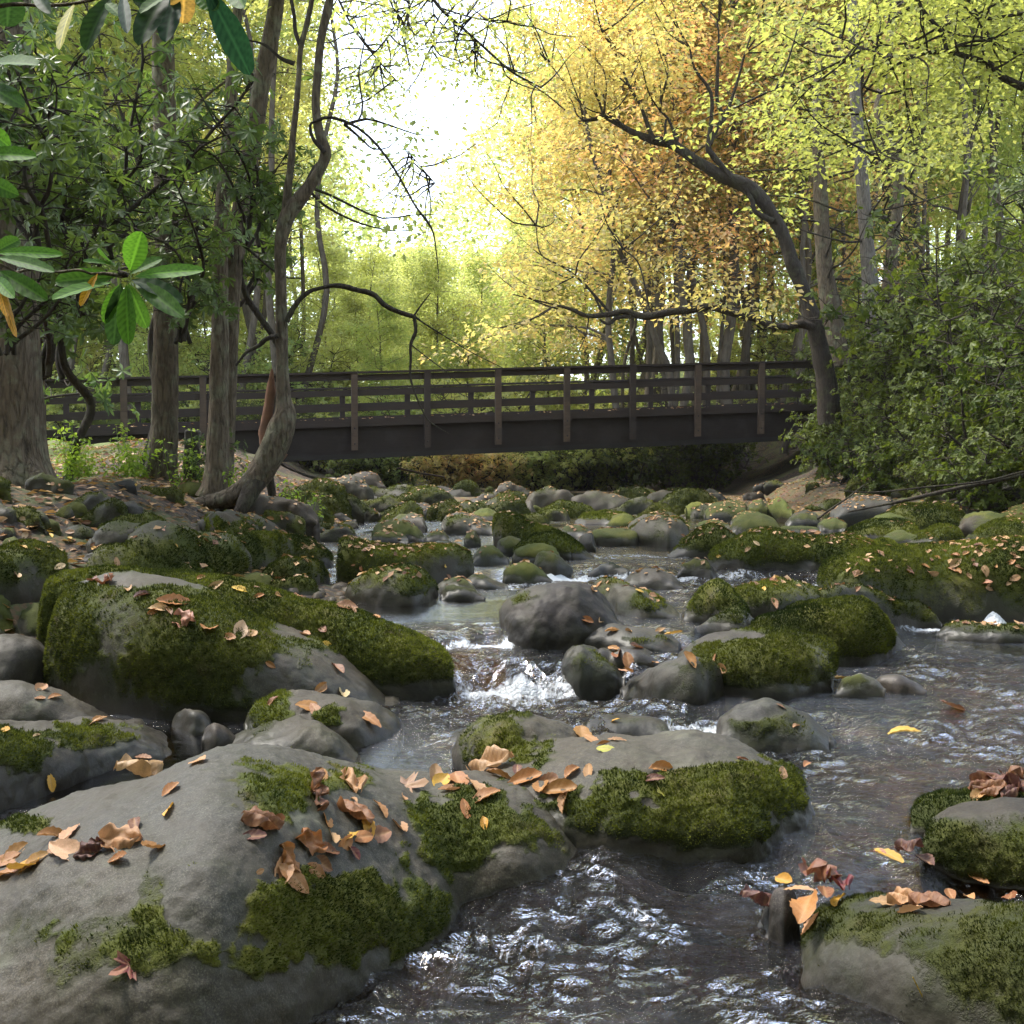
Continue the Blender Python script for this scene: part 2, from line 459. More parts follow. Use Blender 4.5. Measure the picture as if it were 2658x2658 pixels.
# ------------------------------------------------------------------ levels of the stream and its banks
def lvl(pts, y):
    r = 0
    for (y0, y1, h) in pts: r = r + h * sstep(y0, y1, y)
    return r
LPTS = [(2.8, 3.35, .11), (3.6, 4.6, .04), (5.08, 5.32, .13), (5.56, 5.70, .07), (8.05, 8.35, .07), (9, 11, .02), (30, 70, .5)]
RPTS = [(2.8, 3.25, .11), (4.3, 4.62, .06), (7.15, 7.4, .19), (8.05, 8.35, .06), (9, 11, .02), (30, 70, .5)]
def level(x, y):
    x = np.asarray(x, float); y = np.asarray(y, float)
    xd = np.interp(y, [4, 5, 5.4, 6.2, 7.2, 9], [.25, .6, 1.1, 1.7, 2.5, 2.9])
    yw = y + .05 * np.sin(x * 9) + .04 * np.sin(x * 23 + 1)
    f = sstep(xd - .18, xd + .18, x)
    return lvl(LPTS, yw) * (1 - f) + lvl(RPTS, yw) * f
YL = [0, 3, 4, 5, 6, 7, 8, 10, 14, 20, 28, 60]; XL = [-3.0, -2.6, -2.2, -1.7, -1.3, -1.0, -1.05, -1.55, -2.2, -3.4, -4.5, -6]
YR = [0, 3, 6, 8, 10, 14, 20, 28, 60]; XR = [5, 4.5, 4.5, 4.8, 5.0, 5.0, 5.4, 5.6, 7]
def terrain(x, y):
    x = np.asarray(x, float); y = np.asarray(y, float)
    w = level(x, y)
    xl = np.interp(y, YL, XL); xr = np.interp(y, YR, XR)
    op = 9 * sstep(36, 52, y)
    el = xl - x + op; er = x - xr + op
    bar = .36 * sstep(14, 18, y) + .10 * sstep(10.5, 14, y) * sstep(1.2, -1.2, x)
    bed = w - .02 + bar - .26 * sstep(0, .5, -el) * sstep(0, .5, -er)
    topl = np.interp(y, [0, 5, 9, 16, 26, 40, 90], [.85, .95, 1.0, 1.05, 1.1, 1.7, 4.0])
    left = (topl - w) * sstep(0, 2.0, el) + .10 * np.clip(el - 6, 0, 60) * sstep(16, 40, y)
    topr = np.interp(y, [0, 8, 14, 20, 30, 45, 90], [.9, .9, .95, 1.15, 1.4, 1.9, 4.0])
    right = (topr - w) * sstep(0, 2.4, er) + .20 * np.clip(er - 1.5, 0, 5) + .10 * np.clip(er - 6.5, 0, 60)
    z = bed + left + right
    # the gravel bar and scrub bank across the view beyond the bridge
    z = z + .75 * sstep(29.5, 35, y) + sstep(38, 90, y) * 1.5
    P = np.stack([x, y, 0 * x], -1)
    return z + .09 * fbm(P * 1.1, 4, 3) * (.35 + sstep(0, .6, np.maximum(el, er)))

def grid_sheet(kr, ys, zf, extra, name, mat):
    K, Y = np.meshgrid(kr, ys)
    X = K * (Y + .8)
    Z = zf(X, Y)
    V = np.stack([X, Y, Z], -1).reshape(-1, 3)
    nr, nc = X.shape
    i = np.arange(nr - 1)[:, None] * nc + np.arange(nc - 1)[None]
    f = np.stack([i, i + 1, i + nc + 1, i + nc], -1).reshape(-1, 4)
    me = make_mesh(name, V, f, True, extra(X, Y, Z))
    return link(name, me, mat)

def gx(X, Y, Z):
    w = level(X, Y)
    xl = np.interp(Y, YL, XL); xr = np.interp(Y, YR, XR)
    bed = sstep(-.15, .25, np.minimum(X - xl, xr - X)) * (1 - sstep(26, 29, Y))
    gr = sstep(30, 37, Y) * (1 - .0 * X)
    gr = np.maximum(gr, sstep(11, 16, Y) * sstep(2.6, 3.6, xl - X) * (X < 0))
    gr = gr * np.where(X > 0, 1 - sstep(3, 6, X) * (1 - sstep(30, 38, Y)), 1)
    return {'bed': bed.ravel(), 'grass': gr.ravel()}
_ys = np.concatenate([-6 + 0 * np.array([0.]), [-3, -1, 0, .6, 1.0], 1.2 * np.exp(np.linspace(0, math.log(140 / 1.2), 330))])
_kr = np.sinh(np.linspace(-1.9, 1.9, 300)) / np.sinh(1.9) * 1.6
def tz(X, Y): return terrain(X, np.maximum(Y, .2))
ground = grid_sheet(_kr, _ys[_ys > -.7], tz, gx, 'ground', M['ground'])
tag(ground, kind='structure')
bk = make_mesh('ground', [(-60, -60, -.35), (60, -60, -.35), (60, .2, -.35), (-60, .2, -.35)], [(0, 1, 2, 3)], False, {'bed': [0] * 4, 'grass': [0] * 4})
tag(link('ground', bk, M['ground']), kind='structure')

# ------------------------------------------------------------------ the water sheet
def casc(X, Y, x0, x1, y0, s=.12):
    return np.exp(-((Y - y0) / s) ** 2) * sstep(x0 - .08, x0 + .08, X) * (1 - sstep(x1 - .08, x1 + .08, X))
def turb_map(X, Y):
    t = .42 + 0 * X
    t += .75 * casc(X, Y, -.5, 1.3, 2.15, .45) + .9 * casc(X, Y, -.9, .75, 4.85, .42) + .8 * casc(X, Y, -.6, .55, 5.2, .22)
    t += .8 * casc(X, Y, -1.2, 1.6, 2.55, .5) + .5 * casc(X, Y, .2, 2.5, 3.15, .4)
    t += .7 * casc(X, Y, .2, 1.2, 4.3, .35) + .6 * casc(X, Y, 1.0, 3.4, 4.0, .7) + .5 * casc(X, Y, 1.0, 4, 5.6, .5)
    t += .8 * casc(X, Y, 0, 4, 7.9, .5) + .6 * casc(X, Y, 1, 5, 6.9, .4)
    t *= .75 + .9 * fbm(np.stack([X * 1.4, Y * 1.0, 0 * X], -1), 3, 5)
    t -= .22 * casc(X, Y, 1.2, 6, 5.0, 1.3) + .2 * casc(X, Y, -2.5, -.1, 3.9, .5)
    t -= .32 * casc(X, Y, -1.6, .2, 6.4, .5)                    # the calm pool above the first fall
    return np.clip(t, .05, 1.6)
def foam_map(X, Y):
    f = .78 * casc(X, Y, -.3, .36, 5.13, .07) + .62 * casc(X, Y, -.45, .6, 4.95, .16) + .9 * casc(X, Y, -.35, .05, 5.60, .06)
    f += .35 * casc(X, Y, .05, .5, 5.5, .15)
    f += .8 * casc(X, Y, .55, .85, 4.42, .13) + .5 * casc(X, Y, .4, 1.0, 4.2, .13)
    f += .95 * casc(X, Y, .2, 1.25, 8.12, .11) + .7 * casc(X, Y, 1.2, 1.9, 8.2, .12) + .75 * casc(X, Y, -.4, .5, 7.75, .35) + .6 * casc(X, Y, 1.3, 2.6, 7.7, .3)
    f += 1.5 * casc(X, Y, 2.9, 3.6, 7.15, .12) + .8 * casc(X, Y, 2.0, 2.9, 6.95, .1)
    f += .55 * casc(X, Y, .2, 1.6, 9.5, .3) + .5 * casc(X, Y, .6, 1.6, 11, .5)
    f += .45 * casc(X, Y, .3, .75, 2.88, .06) + .42 * casc(X, Y, -.3, .35, 2.75, .12) + .40 * casc(X, Y, 1.0, 3.2, 4.35, .28) + .35 * casc(X, Y, .8, 1.9, 3.2, .35) + .36 * casc(X, Y, .9, 3.4, 6.1, .5)
    return f * (.8 + .4 * fbm(np.stack([X * 3, Y * 3, 0 * X], -1), 3, 9))
def waterz(X, Y):
    T = turb_map(X, Y)
    P = np.stack([X, Y, 0 * X], -1)
    Q = P + .06 * np.stack([fbm(P * 5, 2, 21), fbm(P * 5, 2, 22), 0 * X], -1)
    n1 = 1 - np.abs(vnoise(Q * [6, 8.5, 1], 31)) * 2
    n2 = 1 - np.abs(vnoise(Q * [14, 21, 1] + 3, 32)) * 2
    n3 = vnoise(Q * [30, 52, 1] + 9, 33)
    n0 = fbm(P * [2.2, 2.6, 1], 2, 34)
    far = np.clip(9 / Y, .4, 1)
    return level(X, Y) + T * (.018 * n0 + .0125 * n1 + .0090 * n2 + .0044 * n3) * (.55 + .45 * far) - .015
_wy = 1.25 * np.exp(np.linspace(0, math.log(30 / 1.25), 980))
_wk = np.linspace(-.78, .86, 620)
def wx(X, Y, Z): return {'turb': np.clip(turb_map(X, Y) * (.5 + .5 * np.clip(6 / Y, .3, 1)), 0, 1.2).ravel(), 'foam': foam_map(X, Y).ravel()}
water = grid_sheet(_wk, _wy, waterz, wx, 'stream', M['water'])
tag(water, kind='structure')
wbk = make_mesh('stream', [(-8, -20, -.02), (8, -20, -.02), (8, 1.2, -.02), (-8, 1.2, -.02)], [(0, 1, 2, 3)], False, {'turb': [.4] * 4, 'foam': [0] * 4})
tag(link('stream', wbk, M['water']), kind='structure')

# ------------------------------------------------------------------ boulders
BO = []          # (object, bvh)
def base_y(u, v, d=None):
    t = slope(v); k = kx(u, v)
    if d is not None: return np.full_like(np.asarray(u, float), d)
    yy = 1.3 * np.exp(np.linspace(0, math.log(26 / 1.3), 700))[None, :]
    X = k[:, None] * yy; Yb = yy + 0 * X
    sf = np.maximum(level(X, Yb), terrain(X, Yb) - .01)
    below = CZ + t[:, None] * yy <= sf
    idx = np.where(below.any(1), below.argmax(1), 699)
    y = yy[0][idx]
    return y
_th = np.linspace(0, 2 * np.pi, 97)[:-1]
def se(n, th):
    c, s_ = np.cos(th), np.sin(th)
    return np.sign(c) * np.abs(c) ** (2 / n), np.sign(s_) * np.abs(s_) ** (2 / n)
def boulder_geo(view, top, bot, A, n=2.3, d=None, sink=.04, px=2.0, rough=1.0, seed=0, pe=2.6, lean=0.0, detail=1.0):
    top = np.array(VP(view, top)); bot = np.array(VP(view, bot))
    u0, u1 = top[0, 0], top[-1, 0]
    wpx = (u1 - u0) / W0 * 1024
    N_ = int(np.clip(wpx / px, 20, 300))
    s = -np.cos(np.pi * (np.arange(N_) + .5) / N_)
    s = .35 * s + .65 * np.linspace(-1, 1, N_) * .998
    u = (u0 + u1) / 2 + (u1 - u0) / 2 * s
    uu = np.linspace(u0, u1, 400)
    def sm(P):
        q = np.interp(uu, P[:, 0], P[:, 1])
        kn = 25 if wpx < 110 else 11; hf = kn // 2
        ker = np.exp(-np.linspace(-2, 2, kn) ** 2); ker /= ker.sum()
        qq = np.concatenate([2 * q[0] - q[hf:0:-1], q, 2 * q[-1] - q[-2:-2 - hf:-1]])
        return np.interp(u, uu, np.convolve(qq, ker, 'valid'))
    vt, vb = sm(top), sm(bot)
    vb = np.maximum(vb, vt + 3)
    yf = base_y(u, vb, d)
    yf = np.minimum(yf, np.median(yf) + 1.6 * A + .3)
    kw_ = max(3, int(N_ * .22) | 1)
    kq = np.hanning(kw_ + 2)[1:-1]; kq /= kq.sum()
    yf = np.convolve(np.pad(yf, kw_ // 2, 'reflect', reflect_type='odd'), kq, 'valid')
    k = kx(u, vb * .5 + vt * .5)
    lev = CZ + slope(vb) * yf
    e = (1 - np.abs(s) ** pe) ** (1 / pe)
    a = A * (.18 + .82 * e)
    yc = yf + a
    zc = lev - sink
    t = slope(vt)
    sy, sz = se(n, _th)
    rhs = CZ + t * yc - zc
    lo = np.zeros(N_) + .005; hi = np.zeros(N_) + 6.
    for _ in range(34):
        mid = (lo + hi) / 2
        h = (mid[:, None] * sz[None] - t[:, None] * a[:, None] * sy[None]).max(1)
        big = h > rhs
        hi = np.where(big, mid, hi); lo = np.where(big, lo, mid)
    b = np.maximum((lo + hi) / 2, .012)
    hpx = max((vb - vt).max() / W0 * 1024, 8)
    NR = int(np.clip(hpx * 2.6 / px + 20, 24, 260))
    th = np.linspace(0, 2 * np.pi, NR, endpoint=False)
    sy, sz = se(n, th)
    Y = yc[:, None] + a[:, None] * sy[None]
    Zo = b[:, None] * sz[None]
    Z = zc[:, None] + np.where(Zo < 0, np.maximum(Zo, -.30), Zo)
    Y = Y + lean * Zo
    X = k[:, None] * Y
    V = np.stack([X, Y, Z], -1)
    i = np.arange(N_ - 1)[:, None] * NR; j = np.arange(NR)[None]; j2 = (j + 1) % NR
    f4 = np.stack([i + j, i + NR + j, i + NR + j2, i + j2], -1).reshape(-1, 4)
    V = V.reshape(-1, 3)
    c0 = V[:NR].mean(0); c1 = V[-NR:].mean(0)
    V = np.vstack([V, c0, c1]); nV = len(V)
    jj = np.arange(NR); f3 = np.vstack([np.stack([jj, (jj + 1) % NR, np.full(NR, nV - 2)], 1),
                                       np.stack([(jj + 1) % NR + (N_ - 1) * NR, jj + (N_ - 1) * NR, np.full(NR, nV - 1)], 1)])
    # displace
    size = min(np.ptp(V[:, 0]), np.ptp(V[:, 2]) * 2 + .1)
    nrm = vnorm(V, [f4, f3])
    P = V / max(size, .05)
    dsp = .055 * size * fbm(P * 2.1 + seed, 3, seed) + .007 * size * (1 - 2 * np.abs(fbm(P * 3.2 + seed * 2, 3, seed + 9)))
    dsp += np.minimum(.006 * detail, .01 * size) * fbm(V * 22, 3, seed + 4)
    V = V + nrm * (dsp * rough)[:, None]
    return V, f4, f3
def vnorm(V, fs):
    N_ = np.zeros_like(V)
    for f in fs:
        if not len(f): continue
        a, b, c = V[f[:, 0]], V[f[:, 1]], V[f[:, 2]]
        n = np.cross(b - a, c - a)
        if f.shape[1] == 4: n = n + np.cross(c - a, V[f[:, 3]] - a)
        for q in range(f.shape[1]): np.add.at(N_, f[:, q], n)
    return N_ / (np.linalg.norm(N_, axis=1)[:, None] + 1e-12)

def boulder(label, view, top, bot, A, n=2.3, d=None, moss=.5, up=.5, tone=(1, 1, 1), mb=.5, patches=(), wet=1, group=None, tuft=1.0, extra=None, **kw):
    seed = len(BO) * 7 + 3
    if max(tone) > 1.02 and group is None: tone = tuple(.62 * c + .12 for c in tone)
    V, f4, f3 = boulder_geo(view, top, bot, A, n, d, seed=seed, **kw)
    if extra is not None:                      # a second lobe fused to the first
        V2, g4, g3 = boulder_geo(seed=seed + 1, **extra)
        f4 = np.vstack([f4, g4 + len(V)]); f3 = np.vstack([f3, g3 + len(V)]); V = np.vstack([V, V2])
        me = make_mesh('tmp', V, [f4, f3])
        to = bpy.data.objects.new('tmp', me); COL.objects.link(to)
        r = to.modifiers.new('r', 'REMESH'); r.mode = 'VOXEL'; r.voxel_size = .0105
        sm = to.modifiers.new('s', 'SMOOTH'); sm.iterations = 7; sm.factor = .6
        dg = bpy.context.evaluated_depsgraph_get(); ev = to.evaluated_get(dg); m2 = ev.to_mesh()
        V = np.empty(len(m2.vertices) * 3, np.float32); m2.vertices.foreach_get('co', V); V = V.reshape(-1, 3).astype(float)
        li = np.empty(len(m2.loops), np.int32); m2.loops.foreach_get('vertex_index', li)
        f4 = li.reshape(-1, 4); f3 = np.zeros((0, 3), int)
        ev.to_mesh_clear(); bpy.data.objects.remove(to)
        nr = vnorm(V, [f4])
        V = V + nr * (.004 * fbm(V * 22, 3, 77) + .003 * fbm(V * 60, 2, 78))[:, None]
    nr = vnorm(V, [f4, f3])
    if ((V - V.mean(0)) * nr).sum() < 0:
        nr = -nr; f4 = f4[:, ::-1]; f3 = f3[:, ::-1]
    xc, yc = V[:, 0].mean(), V[:, 1].mean()
    off = np.array([xc, yc, 0.])
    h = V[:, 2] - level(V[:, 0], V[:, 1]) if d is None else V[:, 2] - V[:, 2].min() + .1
    size = np.ptp(V[:, 0])
    q = V * (2.2 / max(size, .25))
    ms = moss + (.24 if moss > -.02 else 0) + up * (nr[:, 2] - .25) + .6 * fbm(q + seed, 4, seed + 2)
    pu, pv = project(V)
    for (pvw, cu, cv, ru, rv, amt) in patches:
        ox, oy, sc = VIEW[pvw]
        rr = np.sqrt(((pu - (ox + cu * sc)) / (ru * sc)) ** 2 + ((pv - (oy + cv * sc)) / (rv * sc)) ** 2)
        rr = rr + .42 * fbm(V * 8, 3, 50) + .40 * fbm(V * 24, 3, 51)
        ms = ms + amt * (1 - sstep(.45, 1.3, rr))
    ms = np.clip(ms, 0, 1) * (sstep(-.0, .07, h + .03 * fbm(V * 8, 2, 8)) if wet >= 0 else sstep(-.03, .02, h))
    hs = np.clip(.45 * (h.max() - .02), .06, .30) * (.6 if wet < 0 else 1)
    w = (.45 * (1 - sstep(.02, .10, h + .03 * fbm(V * 5, 3, 6))) + .55 * (1 - sstep(.5 * hs, hs * 1.35, h + .3 * hs * fbm(V * 3, 3, 7)))) * (1 if wet > 0 else .45 if wet < 0 else 0) if d is None else 0 * h  # damp at the waterline, plus shade painted up the lower flanks
    # moss stands proud of the stone
    fz = sstep(.42, .85, ms + .2 * fbm(V * 30, 2, 12))
    V = V + nr * (fz * (.006 + .006 * fbm(V * 55, 2, 13)))[:, None] * min(1, 3 * size)
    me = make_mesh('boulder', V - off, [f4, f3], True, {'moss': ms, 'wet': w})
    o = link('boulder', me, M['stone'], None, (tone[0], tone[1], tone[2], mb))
    o.location = off
    tag(o, label, 'boulder', group)
    BO.append((o, V, f4, f3))
    wpx = (pu.max() - pu.min()) / W0 * 1024
    if tuft and wpx > (55 if group is None else 14) and ms.max() > .5:
        moss_tufts(o, V - off, np.vstack([f4[:, :3], f4[:, [0, 2, 3]], f3]), ms, nr, pu, pv, yc, tuft, off)
    return o
def moss_tufts(o, V, F3, ms, nr, pu, pv, y, amount, off):
    a, b, c = V[F3[:, 0]], V[F3[:, 1]], V[F3[:, 2]]
    fn = np.cross(b - a, c - a); ar = np.linalg.norm(fn, axis=1) / 2
    m = ms[F3].mean(1)
    ctr = (a + b + c) / 3 + off
    cam_ = np.array([0, 0, CZ])
    facing = (nr[F3].mean(1) * (cam_ - ctr)).sum(1) > -.15 * np.linalg.norm(cam_ - ctr, axis=1)
    wgt = ar * sstep(.42, .95, m + .30 * fbm(ctr * 26, 3, 14)) * facing
    tot = wgt.sum()
    if tot < 1e-4: return
    bl = np.clip(.0034 * y ** .62, .003, .02)                 # blade length
    cnt = int(np.clip(tot / (bl * bl * .24) * amount, 60, 60000))
    idx = RG.choice(len(F3), cnt, p=wgt / tot)
    r1, r2 = RG.random(cnt), RG.random(cnt); q = np.sqrt(r1)
    w0, w1, w2 = 1 - q, q * (1 - r2), q * r2
    p = a[idx] * w0[:, None] + b[idx] * w1[:, None] + c[idx] * w2[:, None]
    n_ = nr[F3[idx]].mean(1)
    dirn = n_ * .9 + RG.normal(0, .55, (cnt, 3)) + [0, 0, .25]
    dirn /= np.linalg.norm(dirn, axis=1)[:, None]
    side = np.cross(dirn, RG.normal(0, 1, (cnt, 3))); side /= np.linalg.norm(side, axis=1)[:, None] + 1e-9
    L = bl * RG.uniform(.6, 1.5, cnt); wd = L * .26
    v = np.stack([p - side * wd[:, None] - n_ * .003, p + side * wd[:, None] - n_ * .003, p + dirn * L[:, None]], 1).reshape(-1, 3)
    f = np.arange(cnt * 3).reshape(-1, 3)
    tn = np.clip(.38 + .42 * fbm(p * 5 + off * 3, 3, 15) + RG.normal(0, .22, cnt) + .4 * fbm(p * 34, 2, 16) + .5 * fbm((p + off) * 2.2, 2, 17), 0, 1)
    me = make_mesh('moss', v, f, False, {'tint': np.repeat(tn, 3)})
    fm = .5 + .9 * o.color[3]; link('moss', me, M['moss'], o, (fm, fm, fm, 1))

D0 = (.42, .40, .40); DK = (.6, .58, .56); GR = (1, 1, 1); PL = (1.7, 1.65, 1.6); BR = (1.1, .85, .68); BL = (.8, .9, 1.0)
ff = lambda *a: list(zip(a[::2], a[1::2]))
# --- foreground
boulder('huge smooth grey boulder with brown leaves pooled in its hollow, nearest the camera', 'q3',
        ff(-900, 1600, -600, 1350, -300, 1215, -100, 1165, 0, 1145, 150, 1080, 350, 1020, 560, 980, 700, 938, 800, 905, 900, 893, 1000, 893, 1100, 908, 1250, 945, 1400, 985, 1530, 1030, 1640, 1095, 1710, 1190, 1738, 1300),
        ff(-900, 1900, -300, 2120, 300, 2200, 800, 2150, 1050, 2010, 1250, 1860, 1450, 1720, 1620, 1610, 1738, 1470), .62, 2.5, px=1.6, pe=3.2, sink=.10, wet=-1,
        moss=-.22, up=.05, mb=.62, tone=(1.0, 1.0, .98), tuft=1.0, rough=.55,
        patches=[('q3', 1000, 1050, 190, 110, 1.0), ('q3', 1300, 1010, 130, 50, .8), ('q3', 1180, 1560, 330, 170, 1.05), ('q3', 1330, 1500, 260, 150, .8), ('q3', 1560, 1520, 150, 190, .8),
                 ('q3', 380, 1640, 190, 160, .75), ('q3', 620, 1650, 150, 80, .8), ('q3', 560, 1430, 70, 110, .75), ('q3', 110, 1560, 120, 110, .65), ('q3', 1640, 1140, 150, 60, .95),
                 ('q3', 1680, 1280, 150, 60, .8), ('q3', 1830, 1200, 260, 160, 1.1), ('q3', 60, 1170, 110, 40, .7), ('q3', 700, 1325, 150, 16, .6), ('q3', 1000, 1690, 150, 70, .8)],
        extra=dict(view='q3', top=ff(1020, 1000, 1200, 965, 1400, 968, 1600, 985, 1750, 990, 1932, 1020, 2050, 1065, 2140, 1120, 2190, 1180, 2235, 1260),
                   bot=ff(1020, 1500, 1740, 1470, 1932, 1440, 2120, 1360, 2235, 1290), A=.34, n=2.6, px=1.6, sink=.08, rough=.6))
boulder('long flat-topped grey boulder with mossy front in midstream, behind the huge leaf-strewn one', 'q4',
        ff(-150, 1040, -60, 960, 60, 905, 200, 872, 400, 868, 600, 872, 800, 882, 950, 900, 1050, 935, 1110, 985, 1160, 1060, 1195, 1140),
        ff(-150, 1200, 200, 1260, 500, 1300, 800, 1308, 1000, 1270, 1120, 1200, 1195, 1160), .36, 2.8, px=1.6, moss=-.30, up=0, tone=(.95, .93, .88), mb=.5, pe=3,
        patches=[('q4', 550, 1050, 230, 80, .95), ('q4', 800, 1020, 220, 80, .9), ('q4', 1080, 1060, 110, 140, 1.1), ('q4', 420, 1030, 110, 60, .9), ('q4', 700, 1130, 420, 110, .85), ('q4', 350, 1140, 200, 120, .8), ('q4', 1120, 1130, 130, 150, .9), ('q4', 900, 1080, 200, 120, .7), ('q4', 600, 1180, 420, 120, .8), ('q3', 1880, 850, 190, 110, 1.1), ('q4', 60, 900, 150, 70, 1.0)],
        extra=dict(view='q4', top=ff(-215, 900, -190, 850, -140, 800, -60, 775, 0, 765, 90, 770, 170, 790, 230, 825, 300, 870, 340, 930),
                   bot=ff(-215, 960, -100, 1030, 100, 1050, 340, 1040), A=.22, n=2.5, px=1.6))
boulder('wet grey boulder spotted with moss in the bottom right corner', 'q4',
        ff(1122, 1690, 1124, 1600, 1138, 1545, 1190, 1498, 1300, 1466, 1500, 1458, 1700, 1468, 1932, 1482, 2150, 1530, 2350, 1700),
        ff(1122, 1720, 1200, 1790, 1330, 1870, 1500, 1960, 1750, 2060, 2100, 2120, 2350, 2000), .22, 2.9, px=1.6, moss=.20, up=-.1, tone=(.40, .42, .42), mb=.12, pe=5, tuft=.8, wet=-1.4, rough=.6,
        patches=[('q4', 1330, 1580, 200, 80, .4), ('q4', 1850, 1700, 200, 150, .5), ('q4', 1500, 1490, 260, 30, -.4)])
boulder('dark rounded boulder with mossy face at the right edge, under a heap of brown leaves', 'q4',
        ff(1540, 1270, 1555, 1210, 1590, 1155, 1650, 1115, 1750, 1095, 1850, 1086, 2000, 1090, 2200, 1130, 2330, 1230),
        ff(1540, 1290, 1620, 1340, 1750, 1390, 1932, 1420, 2150, 1440, 2330, 1400), .17, 2.9, px=1.7, moss=.62, up=-.45, tone=D0, mb=.3, wet=-1.4, rough=.6, patches=[('q4', 1800, 1095, 400, 45, -.5)])
boulder('low mossy mound just behind the dark boulder at the right edge', 'q4',
        ff(1505, 1180, 1520, 1120, 1560, 1075, 1640, 1050, 1740, 1045, 1850, 1055, 1950, 1090), ff(1505, 1190, 1700, 1215, 1950, 1200), .14, 2.3, moss=.9, mb=.5, tone=D0, wet=-1)
boulder('small dark egg-shaped stone standing upright, wrapped in wet leaves', 'q4',
        ff(968, 1560, 972, 1470, 990, 1425, 1020, 1410, 1060, 1420, 1085, 1470, 1088, 1560), ff(968, 1590, 1030, 1612, 1088, 1590), .06, 2.2, moss=-.6, up=0, tone=(.9, .8, .85), px=1.5, wet=.3)
boulder('low dark ledge awash in the foreground rapid', 'q4',
        ff(380, 1430, 480, 1400, 620, 1385, 800, 1400, 920, 1430, 980, 1480), ff(380, 1450, 600, 1510, 850, 1580, 980, 1590), .22, 2.2, moss=-.1, up=-.3, tone=D0, wet=1, sink=.02)
boulder('half-drowned reddish stone in the foreground rapid', 'q4', ff(230, 1420, 280, 1390, 350, 1385, 420, 1410), ff(230, 1430, 420, 1440), .1, 2.2, moss=-.5, tone=BR)
# --- left middle
boulder('big slanting boulder with olive moss and a bare grey foot, on the left shore', 'q3',
        ff(160, 640, 170, 500, 185, 400, 225, 305, 300, 258, 400, 235, 500, 228, 600, 245, 700, 268, 800, 300, 900, 343, 1000, 392, 1100, 428, 1200, 462, 1300, 515, 1380, 572, 1440, 635, 1490, 715),
        ff(160, 670, 250, 735, 500, 775, 900, 790, 1200, 770, 1400, 735, 1490, 718), .5, 3.0, px=1.6, moss=.18, up=.25, tone=(.9, .87, .8), mb=.42, pe=3.4, rough=.6,
        patches=[('q3', 1250, 650, 330, 100, -1.2), ('q3', 1400, 600, 130, 150, -1.2), ('q3', 750, 560, 300, 130, .6), ('q3', 850, 400, 300, 70, .35), ('q3', 260, 400, 100, 200, .3), ('q3', 650, 250, 500, 28, -.9), ('q3', 1150, 440, 120, 35, -1), ('q3', 300, 640, 110, 100, -.4), ('q3', 260, 520, 120, 150, .5)])
boulder('long log-shaped boulder wholly coated in thick green moss, behind the slanting one', 'q3',
        ff(145, 400, 150, 290, 175, 235, 230, 200, 350, 184, 520, 192, 700, 216, 860, 258, 1000, 298, 1150, 345, 1300, 385, 1450, 425, 1560, 455, 1650, 490, 1710, 540, 1738, 640),
        ff(145, 570, 500, 600, 900, 640, 1300, 680, 1500, 695, 1738, 682), .27, 2.7, px=1.7, moss=.75, up=.7, mb=.6, tone=D0, pe=3.4, tuft=1.2, rough=.6)
boulder('pale rounded stone with an upright orange leaf on its side, below the slanting boulder', 'q3',
        ff(922, 800, 940, 740, 990, 692, 1060, 663, 1200, 668, 1330, 684, 1430, 720, 1490, 760, 1520, 810), ff(922, 850, 1100, 885, 1330, 885, 1440, 850, 1520, 815), .22, 2.5, px=1.6, moss=-.35, tone=(1.15, 1.08, .98), mb=.7,
        patches=[('q3', 1010, 760, 100, 80, 1.1), ('q3', 1040, 690, 60, 30, 1), ('q3', 1230, 770, 60, 40, 1)])
boulder('low dark brownish stone lapped by water in front of the pale rounded one', 'q3',
        ff(775, 895, 840, 865, 930, 825, 1030, 785, 1130, 768, 1210, 785, 1280, 830, 1330, 875, 1368, 925), ff(775, 905, 1000, 940, 1250, 955, 1368, 935), .17, 2.3, px=1.7, moss=.12, up=.2, tone=(.7, .68, .6), mb=.3)
boulder('flat stone with a hanging moss fringe at the left edge, above the black pool', 'q3',
        ff(-300, 850, -100, 795, 0, 786, 150, 780, 300, 780, 450, 788, 540, 810, 600, 838, 640, 870, 655, 900), ff(-300, 1180, 0, 1115, 150, 1062, 300, 1000, 450, 945, 600, 920, 655, 905), .26, 3.0, px=1.7, moss=-.2, up=-.1, mb=.5, tone=(.75, .73, .68),
        patches=[('q3', 60, 900, 170, 110, 1.1), ('q3', 330, 850, 240, 55, 1.1)])
boulder('smooth grey slab lying between the slanting boulder and the left edge', 'q3',
        ff(-250, 690, -100, 660, 0, 652, 90, 650, 200, 682, 300, 725, 420, 768, 530, 800), ff(-250, 800, 0, 860, 200, 850, 530, 830), .2, 2.5, moss=-.25, up=-.1, tone=(.95, .95, .92))
boulder('plain grey stone cut by the left edge beside the slanting boulder', 'q3',
        ff(-150, 580, -60, 490, 0, 462, 60, 455, 120, 470, 165, 505, 195, 570), ff(-150, 660, 0, 690, 195, 670), .2, 2.3, moss=-.2, tone=(.75, .75, .75), sink=.02)
boulder('small dark round stone wedged left of the mossy log-shaped boulder', 'q3', ff(25, 450, 50, 385, 90, 355, 130, 345, 180, 365, 215, 430), ff(25, 480, 215, 500), .2, 2.3, moss=.2, tone=DK, mb=.3)
boulder('bright mossy stone cut by the left edge at mid height', 'q3', ff(-100, 400, -60, 320, -20, 292, 10, 295, 35, 330, 48, 400), ff(-100, 480, 48, 470), .2, 2.3, moss=.6, tone=DK, mb=.5)
